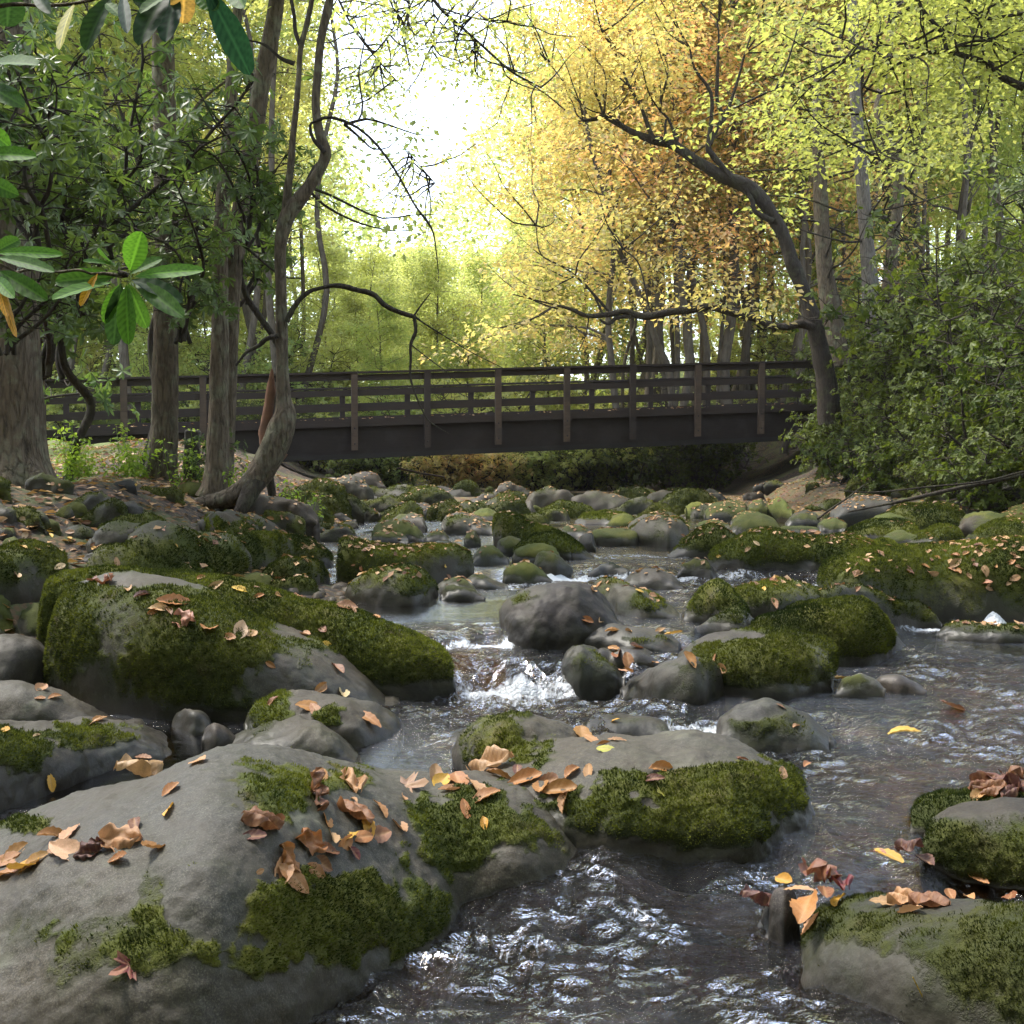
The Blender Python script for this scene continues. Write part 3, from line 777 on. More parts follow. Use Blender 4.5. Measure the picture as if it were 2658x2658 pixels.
boulder('fist-sized grey stone among leaves at the foot of the slanting boulder', 'q3', ff(648, 790, 665, 758, 700, 738, 750, 745, 795, 780, 815, 815), ff(648, 800, 730, 835, 815, 825), .07, 2.2, moss=-.3, tone=(.8, .78, .72))
boulder('small angular brown stone beside the fist-sized one', 'q3', ff(762, 850, 775, 815, 805, 795, 850, 815, 895, 850), ff(762, 880, 820, 895, 895, 870), .07, 2.6, moss=-.4, tone=BR)
boulder('overhanging dark boulder with ferny moss on the left bank', 'z1', ff(-160, 1240, -60, 1160, 60, 1138, 180, 1140, 290, 1155, 350, 1190, 372, 1260), ff(-160, 1480, 100, 1500, 250, 1480, 372, 1420), .4, 3, moss=.35, up=.5, tone=D0, mb=.4, sink=.02)
boulder('low olive boulder directly above the mossy log-shaped one', 'z1', ff(490, 1240, 515, 1180, 570, 1153, 690, 1140, 800, 1146, 900, 1165, 970, 1205, 1005, 1270), ff(490, 1330, 800, 1360, 1005, 1340), .3, 2.4, moss=.5, mb=.5, tone=DK)
boulder('tapering mossy shoulder of stone right of the low olive boulder', 'z1', ff(960, 1290, 1000, 1245, 1080, 1235, 1170, 1262, 1240, 1300, 1285, 1345), ff(960, 1380, 1285, 1380), .2, 2.3, moss=.65, mb=.6, tone=DK)
boulder('large green-grey boulder with pale scars along its ridge, on the left shore', 'z1', ff(690, 1150, 720, 1085, 800, 1042, 880, 1015, 950, 1010, 1040, 1038, 1110, 1078, 1200, 1092, 1290, 1115, 1370, 1155, 1418, 1200, 1428, 1265),
        ff(690, 1290, 1000, 1340, 1280, 1345, 1428, 1290), .38, 2.8, moss=.42, up=.1, mb=.5, tone=(.8, .85, .75), px=1.8)
boulder('smooth grey-green stone tucked above the large green-grey boulder', 'z1', ff(735, 1020, 780, 970, 860, 938, 950, 932, 1030, 950, 1090, 1010, 1125, 1080), ff(735, 1110, 1125, 1120), .3, 2.4, d=8.4, moss=.2, mb=.5, tone=(.9, .9, .82))
boulder('long grey stone below the arching tree root on the left bank', 'z1', ff(745, 930, 780, 880, 860, 861, 940, 880, 1030, 915, 1100, 945, 1140, 1000), ff(745, 1010, 1140, 1040), .35, 2.5, d=9.3, moss=.2, mb=.5, tone=(.6, .57, .52))
boulder('flat pinkish slab strewn with leaves right of the tree root', 'z1', ff(1115, 1020, 1170, 970, 1270, 956, 1380, 972, 1460, 1000, 1560, 1035, 1660, 1065, 1745, 1110), ff(1115, 1110, 1400, 1140, 1745, 1130), .4, 3, moss=.1, up=-.2, mb=.6, tone=(1.15, .98, .9), patches=[('z1', 1300, 1040, 160, 50, .6)])
boulder('dark humped boulder with green crest, behind the two small round stones', 'z1', ff(1290, 1160, 1320, 1110, 1400, 1080, 1520, 1078, 1640, 1092, 1750, 1125, 1830, 1180, 1862, 1245), ff(1290, 1290, 1600, 1310, 1862, 1260), .35, 2.6, moss=.35, up=.6, mb=.5, tone=DK, px=1.8)
boulder('brown mossy stone right of the large green-grey boulder', 'z1', ff(1465, 1310, 1510, 1250, 1590, 1215, 1690, 1222, 1790, 1240, 1838, 1330), ff(1465, 1370, 1700, 1395, 1838, 1370), .2, 2.5, moss=.35, mb=.35, tone=DK)
boulder('small pale capstone peeping over the brown mossy stone', 'z1', ff(1655, 1230, 1700, 1200, 1750, 1196, 1810, 1235), ff(1655, 1270, 1810, 1270), .12, 2.3, moss=-.2, tone=GR)
boulder('low round mossy stone, left one of the pair in front of the humped boulder', 'z1', ff(1290, 1370, 1340, 1320, 1430, 1307, 1500, 1322, 1550, 1365), ff(1290, 1400, 1550, 1405), .15, 2.3, moss=.4, mb=.5, tone=(.8, .8, .7))
boulder('low round grey-green stone, right one of the pair in front of the humped boulder', 'z1', ff(1475, 1415, 1530, 1350, 1600, 1320, 1680, 1320, 1750, 1360, 1790, 1420), ff(1475, 1435, 1790, 1450), .15, 2.3, moss=.3, mb=.5, tone=(.8, .85, .75))
boulder('dark green mossy mound on the left bank at the frame edge', 'z1', ff(-80, 900, 0, 868, 80, 855, 150, 868, 200, 910, 215, 970), ff(-80, 1010, 215, 1010), .3, 2.3, d=7.6, moss=.7, mb=.25, tone=D0)
boulder('brown mossy mound on the bank under the big left trunk', 'z1', ff(200, 980, 240, 930, 330, 908, 430, 915, 500, 940, 530, 1000), ff(200, 1025, 530, 1030), .3, 2.4, d=8.0, moss=.5, mb=.25, tone=DK)
boulder('plain grey stone half sunk in the leafy bank', 'z1', ff(550, 960, 560, 905, 630, 893, 700, 910, 760, 945, 785, 990), ff(550, 1000, 785, 1010), .25, 2.5, d=8.7, moss=.0, tone=(.55, .52, .5))
boulder('flat stone on the leafy bank between the big trunk and the next tree', 'z1', ff(430, 820, 450, 785, 520, 777, 600, 790, 622, 830), ff(430, 850, 622, 850), .3, 3, d=10, moss=.1, tone=DK, mb=.4)
boulder('round mossy stone at the foot of the forked trunk', 'z1', ff(975, 850, 1000, 805, 1060, 787, 1110, 800, 1155, 850), ff(975, 880, 1155, 880), .25, 2.3, d=11, moss=.3, tone=(.9, .88, .75), mb=.7)
# --- centre
boulder('square-shouldered dark block of rock with a flat mossy top, centre left', 'z2', ff(160, 620, 168, 520, 185, 475, 230, 462, 330, 480, 440, 498, 560, 510, 700, 508, 830, 515, 890, 545, 918, 620),
        ff(160, 730, 400, 740, 700, 720, 918, 690), .33, 4, moss=.42, up=.5, mb=.5, tone=(.75, .7, .6), px=1.8, pe=5, rough=.5)
boulder('oval boulder with olive moss and leaf scraps on top, in front of the square block', 'z2', ff(192, 780, 210, 730, 270, 690, 370, 645, 490, 625, 590, 633, 660, 672, 705, 725, 720, 780), ff(192, 800, 400, 835, 600, 830, 720, 795), .25, 2.4, moss=.3, up=.4, mb=.55, tone=(.95, .93, .85), px=1.7)
boulder('grey stone right of the oval boulder', 'z2', ff(695, 725, 740, 695, 810, 682, 870, 695, 930, 735, 950, 770), ff(695, 760, 950, 790), .15, 2.3, moss=.1, tone=(.8, .85, .8), mb=.4)
boulder('small dark stone at the pool edge right of the oval boulder', 'z2', ff(725, 790, 770, 740, 840, 730, 910, 748, 985, 795), ff(725, 805, 985, 805), .12, 2.4, moss=.15, tone=D0, mb=.3)
boulder('flat dark stone tongue right of the square block', 'z2', ff(860, 710, 920, 675, 980, 670, 1050, 700, 1115, 735), ff(860, 740, 1115, 745), .15, 2.3, moss=.3, tone=DK, mb=.4)
boulder('dark stone with grassy green cap amid white water, centre', 'z2', ff(1088, 690, 1100, 640, 1150, 605, 1210, 598, 1270, 622, 1320, 655, 1368, 700), ff(1088, 715, 1368, 715), .16, 2.4, moss=.45, up=.6, tone=D0, mb=.65)
boulder('smooth dark leaning stone beside the small waterfall, centre', 'z2', ff(1262, 600, 1275, 550, 1310, 530, 1370, 545, 1430, 590, 1472, 640), ff(1262, 640, 1380, 675, 1472, 665), .15, 2.4, moss=.1, tone=DK, mb=.3)
boulder('rounded velvety mossy stone, foremost of the mossy pair in the centre', 'z2', ff(1128, 570, 1160, 525, 1230, 500, 1310, 500, 1370, 525, 1400, 560), ff(1128, 595, 1400, 610), .18, 2.4, moss=.7, tone=D0, mb=.6)
boulder('bigger velvety mossy stone, hindmost of the mossy pair in the centre', 'z2', ff(1150, 530, 1190, 485, 1260, 448, 1340, 440, 1410, 465, 1460, 530, 1470, 575), ff(1150, 570, 1470, 580), .2, 2.4, moss=.7, tone=D0, mb=.65)
boulder('tall wedge of rock with a long mossy back sloping right, centre', 'z2', ff(1028, 430, 1032, 360, 1060, 328, 1110, 320, 1170, 338, 1240, 368, 1330, 405, 1430, 452, 1520, 512, 1590, 570), ff(1028, 500, 1250, 540, 1450, 580, 1590, 575), .4, 2.5, moss=.5, up=.5, tone=DK, mb=.55, px=1.8, rough=.5)
boulder('dark round stone left of the velvety mossy pair', 'z2', ff(1048, 520, 1065, 475, 1120, 455, 1180, 470, 1215, 510), ff(1048, 555, 1215, 555), .2, 2.4, moss=.2, tone=D0, mb=.3)
boulder('greenish-grey pyramid of stone left of the dark round one', 'z2', ff(905, 600, 930, 550, 985, 508, 1030, 515, 1080, 550, 1115, 590), ff(905, 610, 1115, 600), .2, 2.3, moss=.25, tone=(.9, .95, .8), mb=.5)
boulder('mossy hump of stone left of centre, before a grey angular one', 'z2', ff(358, 420, 385, 385, 450, 368, 530, 378, 600, 410, 648, 470), ff(358, 480, 648, 485), .3, 2.3, moss=.55, tone=D0, mb=.5)
boulder('grey angular stone behind the mossy hump', 'z2', ff(460, 370, 510, 340, 580, 330, 640, 345, 662, 400), ff(460, 420, 662, 430), .35, 3, moss=-.1, tone=(1, .93, .92))
boulder('long pale grey boulder resting on the far stones', 'z2', ff(735, 400, 770, 345, 830, 334, 900, 345, 980, 370, 1045, 400), ff(735, 440, 1045, 445), .4, 2.6, moss=-.05, tone=(1.25, 1.2, 1.15), mb=.6)
boulder('cream-topped stone beyond the long pale boulder', 'z2', ff(885, 350, 950, 305, 1000, 294, 1060, 325), ff(885, 370, 1060, 372), .5, 2.4, moss=.1, tone=(1.9, 1.5, 1.2), mb=.7)
boulder('bright grey square stone near the driftwood', 'z2', ff(1066, 310, 1080, 275, 1130, 262, 1185, 270, 1200, 310), ff(1066, 325, 1200, 330), .6, 3.4, moss=-.3, tone=(1.8, 1.8, 1.9))
boulder('pointed dark grey stone near the driftwood', 'z2', ff(1140, 330, 1180, 290, 1240, 254, 1262, 300, 1295, 350), ff(1140, 355, 1295, 356), .6, 3, moss=-.3, tone=(1.0, .95, .95))
boulder('dark stone between pale boulder and mossy hump', 'z2', ff(650, 460, 690, 425, 740, 415, 795, 470), ff(650, 500, 795, 500), .25, 2.4, moss=.15, tone=D0, mb=.4)
boulder('small round dark stone left of the wedge of rock', 'z2', ff(868, 470, 890, 430, 930, 425, 960, 470), ff(868, 505, 960, 505), .2, 2.3, moss=.3, tone=D0, mb=.4)
boulder('low mossy stone before the mossy hump', 'z2', ff(358, 460, 390, 425, 470, 428, 560, 470), ff(358, 490, 560, 492), .2, 2.3, moss=.5, tone=DK, mb=.6)
boulder('low flat dark stone with mossy lid', 'z2', ff(675, 500, 720, 472, 780, 478, 820, 505), ff(675, 512, 820, 512), .2, 2.3, moss=.4, tone=D0, mb=.4)
boulder('square-cut dark stone with rusty top, right of the wedge of rock', 'z2', ff(1582, 460, 1590, 420, 1660, 412, 1760, 412, 1825, 430, 1832, 490), ff(1582, 500, 1832, 500), .4, 3.5, moss=.45, tone=(.7, .6, .5), mb=.4)
boulder('grey wedge at the left foot of the square-cut dark stone', 'z2', ff(1485, 490, 1530, 450, 1580, 430, 1605, 520), ff(1485, 520, 1605, 535), .25, 3, moss=-.2, tone=(.6, .6, .62))
boulder('low dark hump behind the velvety pair', 'z2', ff(1390, 440, 1440, 405, 1520, 400, 1590, 430, 1615, 460), ff(1390, 460, 1615, 462), .4, 2.3, moss=.3, tone=D0, mb=.3)
boulder('big boulder with a white-speckled top, below the right half of the bridge', 'z2', ff(1770, 440, 1800, 395, 1870, 355, 1960, 335, 2080, 345, 2120, 380, 2135, 470), ff(1770, 490, 2000, 510, 2135, 500), .6, 3, moss=.15, up=-.2, tone=(1.5, 1.45, 1.3), mb=.5, px=1.8)
boulder('golden-green mossy hump left of the speckled boulder', 'z2', ff(1655, 400, 1700, 345, 1750, 327, 1800, 340, 1838, 390), ff(1655, 415, 1838, 415), .4, 2.3, moss=.7, tone=(1, .9, .6), mb=.9)
boulder('broad mossy shelf behind the golden-green hump', 'z2', ff(1480, 380, 1540, 335, 1650, 322, 1760, 330, 1830, 350), ff(1480, 385, 1830, 388), .8, 2.6, moss=.45, tone=(1, .8, .65), mb=.7)
boulder('big round blackish boulder in midstream with a cracked brown crown', 'z2', ff(1083, 980, 1090, 900, 1120, 850, 1170, 800, 1240, 750, 1320, 722, 1420, 705, 1510, 708, 1590, 735, 1650, 780, 1700, 850, 1740, 910, 1758, 960),
        ff(1083, 1030, 1120, 1065, 1250, 1080, 1500, 1075, 1700, 1050, 1758, 1000), .28, 2.5, moss=-.02, up=.3, tone=(.34, .28, .28), mb=.3, px=1.6, patches=[('z2', 1180, 800, 90, 70, .5)])
boulder('grey and green boulder leaning behind the big blackish one', 'z2', ff(1590, 735, 1620, 700, 1700, 693, 1790, 712, 1880, 750, 1970, 800, 2050, 845, 2085, 890), ff(1590, 850, 1850, 905, 2085, 905), .22, 2.4, moss=.15, up=.2, tone=(.8, .8, .72), mb=.5, px=1.7)
boulder('smooth bare tan dome of stone in white water', 'z2', ff(1765, 700, 1800, 665, 1870, 640, 1950, 638, 2030, 665, 2095, 730), ff(1765, 735, 2095, 755), .2, 2.4, moss=-.4, tone=(1.15, 1.0, .85))
boulder('flat wet slab with leaves along its top edge, right of the big blackish boulder', 'z2', ff(1415, 1010, 1440, 955, 1500, 930, 1620, 930, 1750, 950, 1880, 985, 1990, 1020, 2065, 1055), ff(1415, 1050, 1650, 1080, 1850, 1105, 2065, 1095), .2, 2.8, moss=-.1, up=-.1, tone=(.8, .8, .8), mb=.4, px=1.7, patches=[('z2', 1900, 1040, 150, 40, .7)])
boulder('angular mossy stone beside the main cascade, lower right of it', 'z2', ff(1412, 1150, 1430, 1090, 1470, 1062, 1530, 1048, 1590, 1080, 1660, 1135, 1720, 1185, 1770, 1240), ff(1412, 1200, 1500, 1300, 1640, 1315, 1770, 1300), .17, 2.6, moss=.3, up=0, tone=(.7, .72, .68), mb=.4, px=1.7)
boulder('flat brown stone heaped with red leaves behind the angular mossy one', 'z2', ff(1590, 1110, 1640, 1070, 1750, 1062, 1880, 1075, 1980, 1100, 2040, 1150), ff(1590, 1180, 2040, 1200), .17, 2.6, moss=.05, up=-.2, tone=(.9, .75, .6), mb=.3)
# --- right middle
boulder('dark mossy stone with a glistening wet white flank and one upright leaf', 'q4', ff(408, 670, 450, 625, 520, 580, 590, 553, 670, 545, 740, 555, 790, 585, 818, 640), ff(408, 680, 520, 700, 650, 718, 760, 712, 818, 680), .17, 2.4, moss=.3, up=0, tone=(.9, .95, 1.1), mb=.35, px=1.6, patches=[('q4', 470, 640, 100, 70, -1), ('q4', 620, 550, 90, 20, -.9)])
boulder('loaf-shaped boulder with shaggy dark moss, squarer of the two in midstream', 'q4', ff(615, 580, 640, 535, 720, 490, 820, 458, 950, 444, 1080, 452, 1170, 475, 1210, 510, 1225, 570, 1230, 620), ff(615, 640, 800, 680, 1000, 700, 1230, 675), .26, 3, moss=.8, up=.1, tone=D0, mb=.3, px=1.6, pe=3.6, patches=[('q4', 750, 465, 150, 25, -1.0)], tuft=1.1)
boulder('hulking boulder of thick dark moss right of and behind the loaf-shaped one', 'q4', ff(905, 450, 940, 405, 1000, 375, 1050, 350, 1130, 332, 1230, 328, 1320, 340, 1380, 385, 1430, 440, 1475, 500), ff(905, 540, 1150, 580, 1350, 570, 1440, 540, 1475, 510), .32, 2.6, moss=.62, up=.3, tone=D0, mb=.42, px=1.6, tuft=1.2)
boulder('small green mossy pyramid of stone with a dark left face', 'q4', ff(652, 385, 690, 320, 735, 268, 780, 262, 830, 300, 880, 360, 928, 420), ff(652, 400, 928, 430), .2, 2.6, moss=.55, up=.5, tone=D0, mb=.7, px=1.7)
boulder('grey slab with green moss right of the mossy pyramid', 'q4', ff(815, 310, 880, 280, 980, 266, 1080, 275, 1150, 300, 1190, 345), ff(815, 400, 1190, 400), .25, 2.6, moss=.3, tone=(.9, .9, .85), mb=.55)
boulder('mottled wet stone in the chute below the mossy pyramid', 'q4', ff(688, 440, 740, 390, 820, 362, 880, 378, 930, 430), ff(688, 465, 930, 470), .14, 2.4, moss=.3, tone=(.8, .7, .6), mb=.4)
boulder('enormous whale-backed boulder with olive moss and scattered pale leaves, right edge', 'q4', ff(1160, 260, 1168, 215, 1195, 185, 1270, 153, 1380, 133, 1500, 125, 1650, 120, 1800, 108, 1932, 96, 2150, 85, 2350, 110, 2500, 200),
        ff(1160, 300, 1300, 360, 1600, 408, 1932, 420, 2300, 420, 2500, 400), .55, 2.6, moss=.55, up=.45, tone=D0, mb=.62, px=1.6, pe=3.2, rough=.5, tuft=1.2)
boulder('dark low ledge running out from under the whale-backed boulder', 'q4', ff(1165, 310, 1220, 283, 1320, 290, 1430, 315, 1530, 340, 1590, 375, 1628, 415), ff(1165, 380, 1400, 430, 1628, 432), .18, 2.5, moss=.2, up=.3, tone=D0, mb=.3)
boulder('long low boulder with bright green mossy top, left of the whale-backed one', 'q4', ff(748, 185, 770, 145, 850, 108, 950, 88, 1050, 88, 1150, 90, 1250, 76, 1340, 90, 1400, 112, 1440, 140), ff(748, 200, 900, 230, 1150, 232, 1350, 210, 1440, 170), .4, 2.6, moss=.6, up=.5, tone=D0, mb=.7, px=1.7, tuft=1.1)
boulder('conical mossy boulder at the left end of the long low green one', 'q4', ff(590, 160, 640, 110, 700, 62, 745, 48, 800, 72, 860, 115), ff(590, 165, 860, 170), .3, 2.3, moss=.35, tone=(.85, .8, .65), mb=.5)
boulder('spiky dark wet stone parting the white water right of centre', 'q4', ff(625, 235, 645, 195, 690, 172, 740, 185, 778, 240), ff(625, 246, 778, 248), .13, 2.5, moss=.1, tone=D0, mb=.2)
boulder('flat black wet stone in the upper white water', 'q4', ff(288, 230, 330, 198, 380, 188, 440, 225), ff(288, 242, 440, 242), .12, 2.3, moss=.1, tone=D0, mb=.2)
boulder('low mossy reef breaking the water under the whale-backed boulder', 'q4', ff(1600, 450, 1640, 420, 1720, 408, 1820, 416, 1932, 420, 2050, 418, 2150, 450), ff(1600, 470, 1850, 490, 2150, 480), .16, 2.4, moss=.6, up=.1, tone=D0, mb=.45)
boulder('low wet stone, left one of the two smooth ones in the right-hand pool', 'q4', ff(1215, 672, 1250, 635, 1310, 613, 1370, 625, 1410, 668), ff(1215, 690, 1410, 690), .08, 2.3, moss=.0, tone=(.8, .75, .7))
boulder('sleek purplish stone, right one of the two smooth ones in the right-hand pool', 'q4', ff(1355, 640, 1390, 610, 1450, 615, 1520, 640, 1560, 672), ff(1355, 665, 1460, 680, 1560, 682), .08, 2.4, moss=-.7, tone=(1.0, .75, .75))
boulder('mottled boulder streaming with water below the loaf-shaped one', 'q4', ff(755, 860, 790, 770, 850, 728, 950, 718, 1040, 738, 1120, 785, 1170, 830, 1200, 870), ff(755, 870, 900, 890, 1050, 890, 1200, 878), .2, 2.3, moss=.28, up=-.2, tone=(.75, .75, .78), mb=.3, px=1.6, patches=[('q4', 900, 740, 90, 40, -.7)])
boulder('low dark stone glazed by water behind the flat-topped grey boulder', 'q4', ff(225, 830, 290, 790, 400, 775, 500, 778, 580, 800, 620, 860), ff(225, 850, 620, 875), .14, 2.4, moss=.25, up=-.1, tone=DK, mb=.3)
boulder('submerged slab edge just left of the flat-topped grey boulder', 'q3', ff(1600, 860, 1660, 835, 1760, 815, 1800, 830), ff(1600, 868, 1800, 875), .12, 2.4, moss=-.4, tone=DK)
# --- far right bank
for (lab, top, bot, A, n, dd, ms, tn, mbv) in [
    ('dark two-lobed boulder behind the conical mossy one', ff(295, 420, 330, 370, 400, 330, 480, 335, 540, 365, 575, 420), ff(295, 460, 575, 465), .5, 2.4, None, .35, (.7, .55, .4), .4),
    ('rust-coloured boulder behind the dark two-lobed one', ff(300, 370, 350, 325, 410, 308, 470, 330), ff(300, 400, 470, 400), .5, 2.4, None, .1, (1.2, .8, .65), .4),
    ('upright pointed boulder coated in yellow-green moss, right of the bridge middle', ff(478, 330, 510, 265, 560, 235, 600, 250, 640, 320), ff(478, 360, 640, 375), .5, 2.6, None, .55, (1, .9, .6), .75),
    ('small round stone left of the pointed boulder', ff(395, 290, 420, 258, 470, 250, 500, 290), ff(395, 315, 500, 315), .4, 2.3, 15, .2, (.8, .9, .8), .5),
    ('black wet-looking boulder right of the pointed one', ff(600, 380, 640, 330, 720, 310, 780, 330, 800, 370), ff(600, 395, 800, 395), .5, 2.6, None, .0, D0, .2),
    ('slate-blue slab in the shade of the right bank', ff(860, 330, 920, 270, 1000, 245, 1080, 235, 1180, 245, 1190, 300), ff(860, 350, 1190, 345), .8, 3, 13.5, -.4, (.6, .65, .7), .3),
    ('knobbly mossy stone at the foot of the right bank', ff(780, 400, 820, 365, 880, 355, 940, 380, 950, 410), ff(780, 425, 950, 430), .35, 2.3, None, .6, D0, .55),
    ('low mossy stones merged behind the long low green boulder', ff(540, 430, 600, 400, 700, 392, 780, 410, 800, 440), ff(540, 455, 800, 455), .35, 2.4, None, .5, DK, .5),
    ('broad leaf-dusted mossy boulder behind the long low green one', ff(940, 430, 1000, 395, 1100, 370, 1220, 368, 1310, 385, 1360, 430), ff(940, 480, 1360, 490), .6, 2.6, None, .45, (.9, .75, .55), .5),
    ('green ridge of stone on top of the broad leaf-dusted boulder', ff(1040, 390, 1100, 345, 1180, 325, 1260, 350, 1280, 380), ff(1040, 400, 1280, 400), .4, 2.4, 11.8, .6, D0, .7),
    ('huge shadowed boulder with an orange-brown crown on the right bank', ff(1130, 330, 1180, 290, 1250, 265, 1350, 280, 1450, 265, 1540, 285, 1600, 340), ff(1130, 425, 1600, 440), .8, 3, 12.2, .25, (1.1, .7, .45), .45),
    ('humped dark green boulder behind the whale-backed one', ff(1190, 500, 1280, 465, 1380, 425, 1440, 395, 1500, 390, 1570, 415, 1605, 470), ff(1190, 510, 1605, 515), .4, 2.4, None, .5, D0, .45),
    ('light-speckled stone upper right of the humped dark green boulder', ff(1562, 400, 1590, 345, 1660, 316, 1740, 318, 1810, 350, 1835, 400), ff(1562, 440, 1835, 450), .45, 2.5, 11.3, .25, (1.2, .9, .75), .5),
    ('mossy boulder above the whale-backed one at the right edge', ff(1655, 470, 1700, 410, 1770, 365, 1850, 352, 1950, 370, 2050, 420), ff(1655, 500, 2050, 510), .45, 2.4, None, .55, DK, .55),
    ('high mossy boulder at the right edge of the bank', ff(1810, 330, 1860, 295, 1950, 278, 2080, 300), ff(1810, 370, 2080, 370), .5, 2.4, 12.5, .5, D0, .6),
    ('small round mossy stone beside the light-speckled one', ff(1595, 470, 1625, 440, 1665, 445, 1680, 480), ff(1595, 495, 1680, 495), .2, 2.3, None, .6, D0, .4),
    ('stepped mossy stones left of the humped dark green boulder', ff(1120, 480, 1180, 445, 1260, 430, 1330, 450), ff(1120, 505, 1330, 505), .3, 2.4, None, .5, DK, .45),
    ('flat wet stone under the long low green boulder', ff(460, 655, 560, 635, 660, 628, 740, 640, 780, 658), ff(460, 662, 780, 664), .15, 2.3, None, -.4, (.7, .68, .75), .3),
    ('yellow-green mossy stone at the far bend', ff(45, 300, 80, 265, 130, 262, 170, 310), ff(45, 350, 170, 355), .5, 2.4, 16, .5, (1.1, 1, .7), .8),
    ('dark stone heap behind the rust-coloured boulder', ff(150, 330, 200, 280, 290, 260, 380, 275, 400, 330), ff(150, 370, 400, 370), .6, 2.6, 15, .1, D0, .3),
    ('low mossy pair left of the dark two-lobed boulder', ff(100, 395, 150, 370, 220, 368, 290, 400), ff(100, 430, 290, 430), .4, 2.3, None, .5, (.9, .8, .5), .6),
]:
    boulder(lab, 'z3', top, bot, A, n, d=dd, moss=ms, tone=tn, mb=mbv, rough=.9)

# --- the jumble of lesser stones between them
def small_stones(cnt, region, label, group, smin, smax, seed, mossr, tones):
    rg = np.random.default_rng(seed); k = 0; tries = 0
    while k < cnt and tries < cnt * 20:
        tries += 1
        u = rg.uniform(region[0], region[1]); v = rg.uniform(region[2], region[3])
        if 440 < u < 740 and v < 1345: continue
        yy = np.linspace(2.0, 26, 240); zz = CZ + slope(v) * yy
        tt = terrain(kx(u, v) * yy, yy) + .02
        hh = np.nonzero(tt > zz)[0]
        if not len(hh): continue
        y = float(yy[hh[0]]); zt = float(tt[hh[0]])
        x = kx(u, v) * y
        if zt < float(level(x, y)) - .14 and rg.random() < .55: continue
        s = rg.uniform(smin, smax) ** 1.0
        pxs = s / y * F
        a, b_, c = pxs * rg.uniform(.8, 1.5), pxs * rg.uniform(.2, .5), rg.uniform(-.35, .35)
        tp = [(u - a / 2, v - b_ * .35), (u - a * .36, v - b_ * (.8 - c * .4)), (u - a * .1, v - b_ * 1.08), (u + a * .2, v - b_ * (1 + c)), (u + a * .4, v - b_ * (.7 + c)), (u + a / 2, v - b_ * .3)]
        tp = [((p - 0) / VIEW['D'][2], q / VIEW['D'][2]) for p, q in tp]
        bt = [(tp[0][0], (v + 1) / VIEW['D'][2]), (tp[-1][0], (v + 1) / VIEW['D'][2])]
        boulder(label, 'D', tp, bt, s * .38, rg.uniform(2.1, 3.2), d=y, moss=rg.uniform(*mossr), tone=tuple(np.array(tones[rg.integers(len(tones))]) * rg.uniform(.35, .7)), mb=rg.uniform(.15, .5), wet=0, group=group, tuft=.6 if s > .22 else 0, sink=.05, rough=2.0)
        k += 1
small_stones(120, (650, 1850, 1275, 1400), 'small mossy or tan stone in the far jumble of stones below the bridge', 'small stones in the far streambed', .18, .78, 1, (-.3, .7), [GR, DK, (1.3, 1.05, .85), (1.6, 1.4, 1.2), (1, .9, .7)])
small_stones(34, (780, 1700, 1380, 1500), 'small dark stone filling a gap between the boulders of the middle stream', 'small stones in the middle stream', .12, .3, 2, (-.3, .5), [DK, D0, GR])
small_stones(60, (1700, 2658, 1235, 1400), 'small shaded mossy stone at the foot of the right bank', 'small stones along the right bank', .18, .6, 3, (-.3, .5), [DK, D0, (1, .8, .6)])
small_stones(36, (-60, 700, 1255, 1480), 'small stone bedded in the leafy left bank', 'small stones on the left bank', .1, .34, 4, (-.2, .7), [DK, (.8, .7, .6), GR])
small_stones(22, (200, 1000, 1780, 1960), 'little stone in the wet gap below the slanting boulder', 'little stones by the black pool', .04, .12, 5, (-.8, -.2), [DK, (.8, .7, .6), D0])

# ------------------------------------------------------------------ footbridge
bridge = thing('footbridge', 'long dark timber footbridge with post and rail parapets spanning the stream', 'footbridge', (0, 24.584, 0), math.atan(.231))
bridge.rotation_euler = (0, 0, math.atan(.231))
BS = .0435 / math.cos(math.atan(.231)) * .97
def bz(s): return 1.46 + BS * s * 1.0
def bbox(mb, s0, s1, d0, d1, z0, z1):
    def f(v):
        v = v.copy(); v[:, 2] += bz(v[:, 0]); return v
    mb.box((s0, d0, z0), (s1, d1, z1), f)
SL, SR = -11.2, 11.5
WID = 2.65
for dd in (0, WID):
    mb = MB(); bbox(mb, SL, SR, dd + .06, dd + .20, .10, .70); mb.build('girder', M['girder'], bridge, False)
    mb = MB(); bbox(mb, SL, SR, dd - .03, dd + .26, .0, .10); mb.build('girder_flange', M['steel'], bridge, False)
mb = MB()
for i in range(int((SR - SL) / .2)):
    s0 = SL + i * .2
    bbox(mb, s0, s0 + .192, -.02 + random.uniform(-.01, .01), WID + .28, .702, .742)
mb.build('deck', M['timber'], bridge, False)
mb = MB(); bbox(mb, SL, SR, -.06, -.022, .66, .80); mb.build('deck_edge_board', M['timber'], bridge, False)
posts = [(-2.53 + (u - 737) / 2170 * 24 * 1.03) for u in (80,)]
sp0 = (668, 805, 938, 1067, 1191, 1313, 1432)
def s_of_u(uD):
    k = kx(uD * 1.37578, 780 * 1.37578)
    x = k * 24.584 / (1 - .231 * k)
    return x / math.cos(math.atan(.231))
ps = [s_of_u(u) for u in sp0]
stp = (ps[-1] - ps[0]) / 6
ps = [ps[0] - stp * 3, ps[0] - stp * 2, ps[0] - stp] + ps + [ps[-1] + stp, ps[-1] + stp * 2]
ps = [p for p in ps if SL < p < SR]
ps.insert(0, ps[0] - stp)
